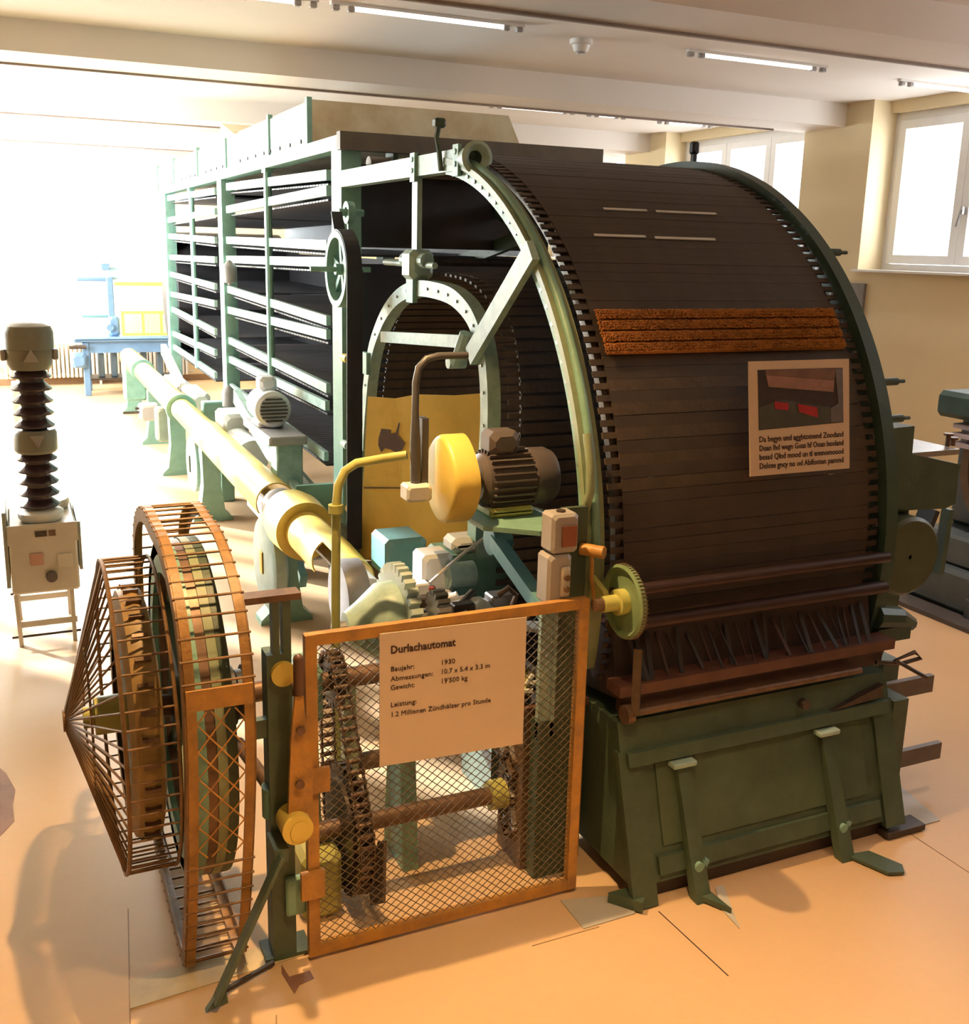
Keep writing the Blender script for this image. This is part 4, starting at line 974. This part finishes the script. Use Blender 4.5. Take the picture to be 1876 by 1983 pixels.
# coupling in the open gap, cone cover, front tube with cut-out
MB().lathe((SX, 5.78, SZH), (0, 1, 0), [(0, .04), (0, .08), (.05, .10), (.10, .07), (.16, .11), (.24, .11), (.24, .04)], 24).build('coupling', GREY, ds, 40)
for i in range(6):
    t = PI * i / 3; MB().cyl((SX + .09 * math.cos(t), 5.80, SZH + .09 * math.sin(t)), (SX + .09 * math.cos(t), 5.92, SZH + .09 * math.sin(t)), .014, n=8).build('coupling_bolt', STEEL, ds)
MB().lathe((SX, 5.40, SZH), (0, 1, 0), [(0, .115), (.0, .165), (.22, .175), (.36, .16), (.38, .12), (.36, .11)], 36).build('cone_cover', YELLOW, ds, 40)
half_tube(4.85, 5.42, SZH, .115, .115, -30, 210)
half_tube(4.50, 4.85, SZH, .10, .115, -60, 120)
MB().lathe((SX, 4.28, SZH), (0, 1, 0), [(0, .01), (0, .075), (.22, .075), (.22, .03)], 24).build('shaft_end', WHITEP, ds, 40)
# pedestals
def pedestal(y, zt, w, m=GREEN):
    prof = [(.0, .16), (.03, .155), (.08, .10), (.30, .07), (zt, .075)]
    rings = [[(SX - a, y - w / 2, z), (SX + a, y - w / 2, z), (SX + a, y + w / 2, z), (SX - a, y + w / 2, z)] for z, a in prof]
    return MB().loft(rings).build('pedestal', m, ds)
for y in (5.95, 8.45, 10.3, 12.0, 14.2): pedestal(y, .60, .16)
for y, r, zc in ((6.0, .29, .36), (8.75, .24, .42)):
    MB().lathe((SX - .115, y, zc), (1, 0, 0), [(0, .01), (0, r - .03), (.02, r), (.08, r), (.10, r - .04), (.10, .01)], 40).build('disc_plate', mat('dusty_mint_paint', (.36, .47, .42), .4), ds, 40)
    MB().bevbox(SX - .125, SX - .113, y - .03, y + .03, zc - .07, zc + .07, .004).build('disc_slot', OCHRE if y < 7 else DGREEN, ds)
MB().bevbox(SX - .16, SX - .02, 10.5, 10.7, .28, .62, .02).build('gear_case', mat('olive_grey_paint', (.30, .32, .25), .45), ds)
MB().bevbox(SX - .26, SX - .06, 11.0, 11.25, .42, .58, .02).build('gear_case', GREY, ds)
for z, l in ((.50, .42), (.54, .30)): MB().cyl((SX - l, 11.1, z), (SX + .1, 11.1, z), .014, n=8).build('shift_rod', DSTEEL, ds)
MB().bevbox(SX - .16, SX + .1, 13.6, 13.9, .25, .75, .02).build('gear_case', GREEN, ds)

# ------------------------------------------------------------------ side machinery between shaft and tower
sm = thing('dipping_unit', 'cluster of pale grey and mint rollers and troughs beside the tower', 'machine', (1.62, 8.5, 0))
MB().bevbox(1.56, 1.74, 6.75, 6.95, .0, .98, .01).build('column', WORN, sm)
MB().bevbox(1.50, 1.76, 6.7, 7.55, .93, .99, .01).build('motor_table', GREY, sm)
MB().bevbox(1.52, 1.76, 6.1, 7.6, .30, .42, .02).build('trough', GREY, sm)
MB().box(1.52, 1.76, 6.5, 9.3, .46, .50).build('tray', mat('pale_violet_steel', (.45, .44, .50), .4), sm)
MB().cyl((1.64, 7.9, .62), (1.64, 8.5, .62), .13, n=24).build('drum_roller', WHITEP, sm, 40)
MB().bar((1.66, 8.6, 1.0), (1.66, 6.2, .52), .05, .12).build('slanted_beam', WORN, sm)
MB().bar((1.60, 7.1, .55), (1.60, 6.25, .12), .05, .10).build('slanted_beam', BLUEG, sm)
MB().bevbox(1.53, 1.74, 8.5, 8.92, .55, .86, .03).build('hopper', WHITEP, sm)
MB().bevbox(1.54, 1.72, 10.2, 10.9, .62, .80, .03).build('hopper', WHITEP, sm)
MB().bevbox(1.53, 1.74, 11.2, 12.3, .60, .74, .03).build('hopper', GREY, sm)
MB().bar((1.6, 12.6, 1.0), (1.6, 11.2, .72), .06, .12).build('slanted_beam', WHITEP, sm)
for y in (7.3, 9.0, 10.5, 11.8): MB().bevbox(1.58, 1.70, y, y + .14, 0, .56, .01).build('stand', GREEN, sm)
for px, py in ((447, 772), (449, 532)):
    p = W(px, py, x=1.72); c = MB().lathe((1.70, p.y, p.z - .09), (0, 0, 1), [(0, .012), (.02, .02), (.025, .055), (.15, .06), (.17, .05), (.21, .012), (.21, .001)], 18).build('oil_cup', mat('grey_oil_cup', (.30, .27, .25), .4), mm, 40)
MB().bevbox(1.53, 1.775, 9.5, 9.62, .62, .82, .01).build('cross_beam', GREEN, sm)
MB().box(1.54, 1.775, 6.15, 6.19, .50, .78).build('end_web', GREEN, sm)
m2 = thing('small_motor', 'white grey ribbed electric motor on a table beside the tower', 'motor', (1.60, 7.3, 1.0))
MB().lathe((1.60, 6.98, 1.13), (0, 1, 0), [(0, .01), (0, .10), (.02, .125), (.10, .125), (.11, .115), (.36, .115), (.40, .07), (.40, .01)], 28).build('motor_body', WHITEP, m2, 35)
MB().bevbox(1.54, 1.66, 7.12, 7.28, 1.24, 1.34, .02).build('terminal_box', WHITEP, m2)
MB().bevbox(1.51, 1.69, 7.08, 7.32, .992, 1.03, .01).build('motor_foot', WHITEP, m2)
for i in range(7):
    z = 1.13 - .075 + i * .025; h = math.sqrt(max(0, .095 ** 2 - (z - 1.13) ** 2))
    MB().box(1.60 - h, 1.60 + h, 6.968, 6.98, z - .006, z + .006).build('vent_slot', DSTEEL, m2)

# ------------------------------------------------------------------ insulator apparatus on a white cabinet stand
iu = thing('test_cabinet', 'ivory control cabinet on splayed metal legs at the left', 'cabinet', (.08, 6.2, 0))
MB().bevbox(-.10, .25, 6.0, 6.55, .31, .70, .012).build('housing', IVORY, iu)
MB().box(-.105, .255, 5.99, 6.0, .60, .71).build('name_strip', IVORY, iu)
for k, x in enumerate((.035, .105)): MB().box(x, x + (.06 if k == 0 else .035), 5.984, 5.992, .64, .672).build('name_plate', DSTEEL if k == 0 else RUST, iu)
MB().bevbox(.0, .07, 5.985, 6.001, .475, .545, .006).build('indicator', mat('pink_lens', (.60, .33, .25), .3), iu)
MB().cyl((.105, 6.0, .405), (.105, 5.97, .405), .03, n=18).build('knob', MOTOR, iu)
MB().bevbox(.14, .22, 5.99, 6.001, .45, .53, .005).build('door', IVORY, iu)
for x0, x1, z0, z1 in ((-.125, -.105, .35, .78), (.255, .272, .42, .70)): MB().box(x0, x1, 6.02, 6.5, z0, z1).build('side_panel', mat('grey_green_panel', (.36, .38, .32), .45), iu)
for x in (-.085, .205):
    for y in (6.03, 6.5): MB().bar((x, y, .31), (x + (.01 if x < 0 else -.0), y, 0), .03, .022).build('leg', IVORY, iu)
for z, y in ((.11, 6.03), (.11, 6.5)): MB().box(-.09, .225, y - .008, y + .008, z, z + .035).build('stretcher', IVORY, iu)
for z, y in ((.055, 6.03), (.16, 6.5)): MB().cyl((-.12, y, z), (.24, y, z), .007, n=8).build('tie_rod', DSTEEL, iu)
ins = thing('insulator_column', 'purple brown ribbed porcelain insulator column with khaki cap', 'insulator', (.07, 6.1, .70))
IX, IY = .075, 6.13
MB().lathe((IX, IY, .702), (0, 0, 1), [(0, .02), (0, .10), (.02, .118), (.05, .12), (.065, .10), (.075, .05)], 32).build('base_collar', WHITEP, ins, 40)
def sheds(z0, n, dz, label=None):
    pr = [(z0, .062)]
    for i in range(n):
        z = z0 + i * dz
        pr += [(z + .012, .066), (z + .020, .104), (z + .028, .106), (z + .045, .085), (z + .060, .068), (z + dz - .002, .064)]
    return MB().lathe((IX, IY, 0), (0, 0, 1), pr, 36).build('shed_stack', CERAM, ins, 50)
sheds(.765, 5, .066); sheds(1.215, 5, .068)
MB().lathe((IX, IY, 1.09), (0, 0, 1), [(0, .06), (0, .10), (.015, .112), (.11, .112), (.13, .10), (.13, .06)], 32).build('middle_collar', KHAKI, ins, 35)
MB().lathe((IX, IY, 1.55), (0, 0, 1), [(0, .07), (0, .10), (.03, .116), (.11, .120), (.112, .126), (.20, .128), (.235, .115), (.25, .08), (.255, .005)], 36).build('cap', KHAKI, ins, 35)
MB().prism([(IX - .035, IY - .128, 1.60), (IX + .045, IY - .125, 1.60), (IX + .005, IY - .128, 1.67)], (0, .02, 0)).build('clamp', STEEL, ins)
MB().prism([(IX - .03, IY - .122, 1.20), (IX + .045, IY - .118, 1.20), (IX + .01, IY - .122, 1.13)], (0, .02, 0)).build('clamp', STEEL, ins)
for x in (IX - .135, IX + .125): MB().bevbox(x - .01, x + .02, IY - .03, IY + .03, 1.60, 1.66, .006).build('lug', STEEL, ins)
tag(MB().lathe((.10, 6.42, .705), (0, 0, 1), [(0, .02), (0, .13), (.03, .14), (.05, .13), (.055, .01)], 28).build('round_pad', IVORY, None, 40), 'ivory round pad on the cabinet behind the insulator', 'pad')

# ------------------------------------------------------------------ back left: radiator, cabinet, blue machine
rd = thing('radiator', 'cream ribbed radiator along the end wall', 'radiator', (1.3, 17.25, .1))
for i in range(44):
    x = -.15 + i * .062
    MB().bevbox(x, x + .042, 17.18, 17.30, .12, .66, .008).build('rib', IVORY if i % 1 == 0 else GREY, rd)
MB().cyl((-.2, 17.24, .17), (2.65, 17.24, .17), .02, n=8).build('pipe', IVORY, rd)
MB().tube([(-.35, 17.3, 3.2), (-.35, 17.3, .40), (-.33, 17.28, .32), (-.25, 17.26, .30), (-.15, 17.24, .30)], .014, 8).build('riser_pipe', IVORY, rd)
for x in (.0, 1.2, 2.4): MB().box(x, x + .03, 17.2, 17.28, 0, .12).build('foot', IVORY, rd)
tag(MB().bevbox(-.06, .22, 13.6, 14.0, 0, .50, .01).build('low_cabinet', mat('grey_beige_enamel', (.42, .38, .30), .5)), 'low grey-beige cabinet standing behind the insulator', 'cabinet')
bt = thing('blue_machine', 'blue bench machine with glass guard in front of the radiator', 'machine', (1.4, 16.2, 0))
MB().bevbox(.78, 2.3, 15.9, 16.6, .78, .85, .02).build('bench_top', BLUEM, bt)
for x, y in ((.90, 15.95), (2.2, 15.95), (.95, 16.5), (2.2, 16.5)): MB().bevbox(x, x + .09, y, y + .09, 0, .78, .01).build('leg', BLUEM, bt)
MB().box(.95, 2.25, 15.97, 16.0, .62, .78).build('apron', BLUEM, bt)
MB().box(.95, 2.25, 15.98, 16.5, .22, .25).build('shelf', DSTEEL, bt)
MB().bevbox(1.29, 1.38, 16.1, 16.25, .85, 1.70, .01).build('column', BLUEM, bt)
MB().cyl((.90, 16.17, 1.67), (1.38, 16.17, 1.67), .035, n=12).build('arm', BLUEM, bt)
MB().cyl((.94, 16.17, 1.14), (1.36, 16.17, 1.14), .025, n=12).build('arm', BLUEG, bt)
MB().box(1.34, 2.2, 16.2, 16.35, 1.66, 1.84).build('head_panel', LBLUE, bt)
MB().bevbox(1.22, 1.34, 16.05, 16.2, 1.80, 1.90, .01).build('head_box', BLUEM, bt)
MB().box(1.40, 2.2, 16.1, 16.14, 1.58, 1.63).build('guard_rail', YELLOW, bt)
for x in (1.46, 1.74, 2.0): MB().box(x, x + .04, 16.0, 16.04, .86, 1.20).build('guard_stile', YELLOW, bt)
for z in (.86, 1.18): MB().box(1.46, 2.1, 15.995, 16.035, z, z + .04).build('guard_rail', YELLOW, bt)
for x in (1.50, 1.78): MB().box(x, x + .22, 16.015, 16.02, .90, 1.18).build('pane', GLASS, bt)
MB().bevbox(1.28, 1.44, 16.05, 16.3, .85, 1.14, .03).build('gear_head', BLUEM, bt)
MB().cyl((1.30, 16.0, .98), (1.30, 16.08, .98), .05, n=14).build('dial', BLUEM, bt)
MB().bevbox(.74, .94, 15.85, 16.2, .42, .62, .03).build('motor', BLUEM, bt)
MB().cyl((.72, 15.88, .72), (.95, 15.88, .72), .03, n=12).build('roller', DSTEEL, bt)
for i, x in enumerate((1.12, 1.3, 1.5, 1.72, 1.95)): MB().bevbox(x, x + .08, 16.1, 16.3, .25, .60 + .05 * (i % 2), .01).build('linkage', BGREY, bt)

# ------------------------------------------------------------------ right side of the machine: housing, pulley cover, blue-grey machine behind
rh = thing('side_housing', 'dark green gear housing with round cover at the right of the drum', 'housing', (3.6, 3.25, 0))
HYY = 3.25
q = [W(*p, y=HYY) for p in ((1702, 845), (1722, 830), (1771, 825), (1766, 880), (1861, 900), (1856, 915), (1850, 975), (1830, 985), (1760, 988), (1712, 985))]
MB().prism(q, (0, .30, 0)).build('case', DGREEN, rh)
a, c = W(1766, 880, y=HYY), W(1858, 897, y=HYY)
MB().box(a.x - .02, c.x, HYY + .01, HYY + .29, a.z - .02, a.z + .004).build('steel_top', STEEL, rh)
for px, h in ((1830, .05), (1840, .03)):
    p = W(px, 895, y=HYY + .1); MB().cyl((p.x, HYY + .1, a.z), (p.x, HYY + .1, a.z + h), .011, n=10).cyl((p.x, HYY + .1, a.z + h), (p.x, HYY + .1, a.z + h + .01), .022, n=12).build('thumb_screw', RUST, rh)
p = W(1742, 1072, y=HYY); 
MB().lathe((p.x, HYY - .06, p.z), (0, 1, 0), [(0, .01), (0, .165), (.015, .18), (.10, .18), (.10, .01)], 44).build('round_cover', mat('olive_cover_paint', (.085, .10, .055), .45), rh, 40)
l = [W(*s_, y=HYY + .04) for s_ in ((1700, 985), (1760, 985), (1745, 1130), (1735, 1200), (1700, 1290), (1690, 1290))]
MB().prism(l, (0, .2, 0)).build('side_plate', DGREEN, rh)
a = W(1715, 1290, y=HYY + .1); MB().box(a.x - .07, a.x + .03, HYY + .05, HYY + .2, 0, a.z + .05).build('pedestal', DGREEN, rh)
# tilted belt strip behind the housing
p0, p1 = W(1835, 985, y=3.5), W(1815, 1110, y=3.5); MB().bar(p0, p1, .03, .05, (0, 1, 0)).build('hanger', DGREEN, rh)
p0, p1 = W(1800, 985, y=3.5), W(1770, 1060, y=3.5); MB().bar(p0, p1, .03, .10, (0, 1, 0)).build('hanger', BLACK, rh)
bm2 = thing('wheel_machine', 'blue-grey machine with spoked flywheel at the right edge', 'machine', (5.5, 4.6, 0))
MB().box(5.25, 6.3, 4.2, 5.0, 0, .03).build('base_plate', mat('dark_grey_plate', (.10, .095, .10), .5), bm2)
MB().bevbox(5.42, 6.2, 4.3, 4.9, .03, .30, .03).build('bed', BGREY, bm2)
MB().bevbox(5.5, 6.2, 4.4, 4.9, .30, .50, .02).build('bed_top', BGREY, bm2)
MB().ringx(5.62, 4.28, .95, .40, .46, .07, 48).build('wheel_rim', mat('bronze_brown_paint', (.20, .125, .07), .45), bm2, 40)
for k in range(5):
    t = 2 * PI * k / 5 + .5; MB().bar((5.655, 4.28, .95), (5.655, 4.28 + .41 * math.cos(t), .95 + .41 * math.sin(t)), .06, .035, (1, 0, 0)).build('spoke', mat('bronze_brown_paint', (.2, .125, .07), .45), bm2)
MB().cyl((5.58, 4.28, .95), (6.2, 4.28, .95), .06, n=16).build('axle', BGREY, bm2)
MB().bevbox(5.75, 6.2, 4.45, 4.9, .50, 1.25, .03).build('frame', BGREY, bm2)
MB().bevbox(5.5, 6.2, 4.45, 4.9, 1.25, 1.42, .03).build('head', mat('dark_teal_paint', (.05, .10, .10), .4), bm2)
for k, z in enumerate((1.07, 1.13, 1.19)):
    MB().box(5.52, 5.74, 4.46, 4.75, z, z + .03).build('paper_stack', mat('lilac_paper', (.50, .47, .58), .7), bm2)
MB().cyl((5.45, 4.35, .03), (5.45, 4.35, .15), .06, n=16).build('caster', BGREY, bm2)

# ------------------------------------------------------------------ ceiling fittings and wall panel
def lamp(p0, p1, lab, z=ZC):
    a, c = W(*p0, z=z - .05), W(*p1, z=z - .05); c.y = a.y
    t = thing('fluorescent_lamp', lab, 'lamp', (a.x, a.y, z - .05), 'strip lamps on the ceiling')
    MB().box(a.x, c.x, a.y - .02, a.y + .02, z - .018, z).build('batten', WHITEW, t)
    MB().cyl((a.x + .12, a.y, z - .030), (c.x - .12, a.y, z - .030), .011, n=10).build('tube', LAMPW, t, 40)
    for x in (a.x + .03, a.x + .12, c.x - .12, c.x - .03): MB().bevbox(x - .02, x + .02, a.y - .02, a.y + .02, z - .048, z - .018, .005).build('end_clip', GREY, t)
lamp((1330, 110), (1592, 143), 'white strip lamp left of the large right window')
lamp((1740, 166), (1990, 197), 'white strip lamp cut by the right edge')
lamp((640, 20), (1000, 70), 'white strip lamp running up to the smoke detector')
lamp((430, -5), (622, 13), 'white strip lamp at the top edge left of the detector')
lamp((945, 209), (1120, 222), 'far strip lamp above the hood front')
lamp((1135, 226), (1215, 232), 'short far strip lamp right of the hood')
lamp((1272, 240), (1400, 246), 'far strip lamp before the drum-side window')
p = W(1125, 86, z=ZC - .03)
sd = thing('smoke_detector', 'round white smoke detector on the ceiling', 'smoke detector', (p.x, p.y, ZC - .08))
MB().lathe((p.x, p.y, ZC), (0, 0, -1), [(0, .075), (.03, .075), (.035, .06), (.05, .055), (.075, .045), (.08, .005)], 24).build('housing', WHITEW, sd, 40)
MB().cyl((p.x, p.y, ZC - .09), (p.x, p.y, ZC - .079), .03, n=16).build('sensor', GREY, sd)
a, c = W(1600, 545, x=XR), W(1668, 650, x=XR)
tag(MB().box(XR - .03, XR, c.y, a.y, c.z, a.z).build('wall_panel', mat('grey_wall_panel', (.25, .235, .22), .6)), 'flat grey panel on the right wall below the window sill', 'panel')
# ceiling spot lamps above and behind the viewpoint: warm light on the foreground
def spot(loc, target, power, col, lab, ang=75, blend=.9, rad=.06):
    t = thing('spot_lamp', lab, 'lamp', loc, 'warm ceiling spots')
    d = (Vector(target) - Vector(loc)).normalized(); o = Vector(loc)
    MB().lathe(o - d * .16, d, [(0, .01), (0, .045), (.03, .06), (.15, .06), (.15, .054), (.05, .05)], 20).build('can', WHITEW, t, 40)
    MB().cyl(o - d * .09, o - d * .085, .05, n=20).build('bulb', mat('warm_bulb', (1, .8, .5), .4, var=0, emit=((1, .72, .38), 8)), t)
    MB().cyl(o - d * .15, (o.x - d.x * .15, o.y - d.y * .15, ZC if True else 0), .012, n=8).build('stem', WHITEW, t)
    l = bpy.data.lights.new('spot_light', 'SPOT'); l.energy = power; l.color = col; l.spot_size = R_(ang); l.spot_blend = blend; l.shadow_soft_size = rad
    ob = bpy.data.objects.new('spot_light', l); COL.objects.link(ob); ob.location = o; ob.rotation_euler = d.to_track_quat('-Z', 'Y').to_euler()
WARM = (1.0, .62, .26)
spot((.75, 3.20, 3.30), (.85, 2.3, 0), 260, WARM, 'warm ceiling spot above the flywheel guard', 100, .8, .025)
spot((1.1, 1.55, 3.30), (1.1, 1.5, 0), 210, WARM, 'warm ceiling spot over the floor before the gate', 80)
spot((2.9, 1.35, 3.30), (2.9, 1.2, 0), 80, (1.0, .70, .55), 'warm ceiling spot over the floor before the green cabinet', 80)
spot((4.9, 3.4, 3.45), (5.4, 4.4, .6), 190, (1.0, .74, .55), 'unseen warm spot added over the right aisle to brighten the right wall', 110)  # added lamp out of view, lifts the light on the right wall
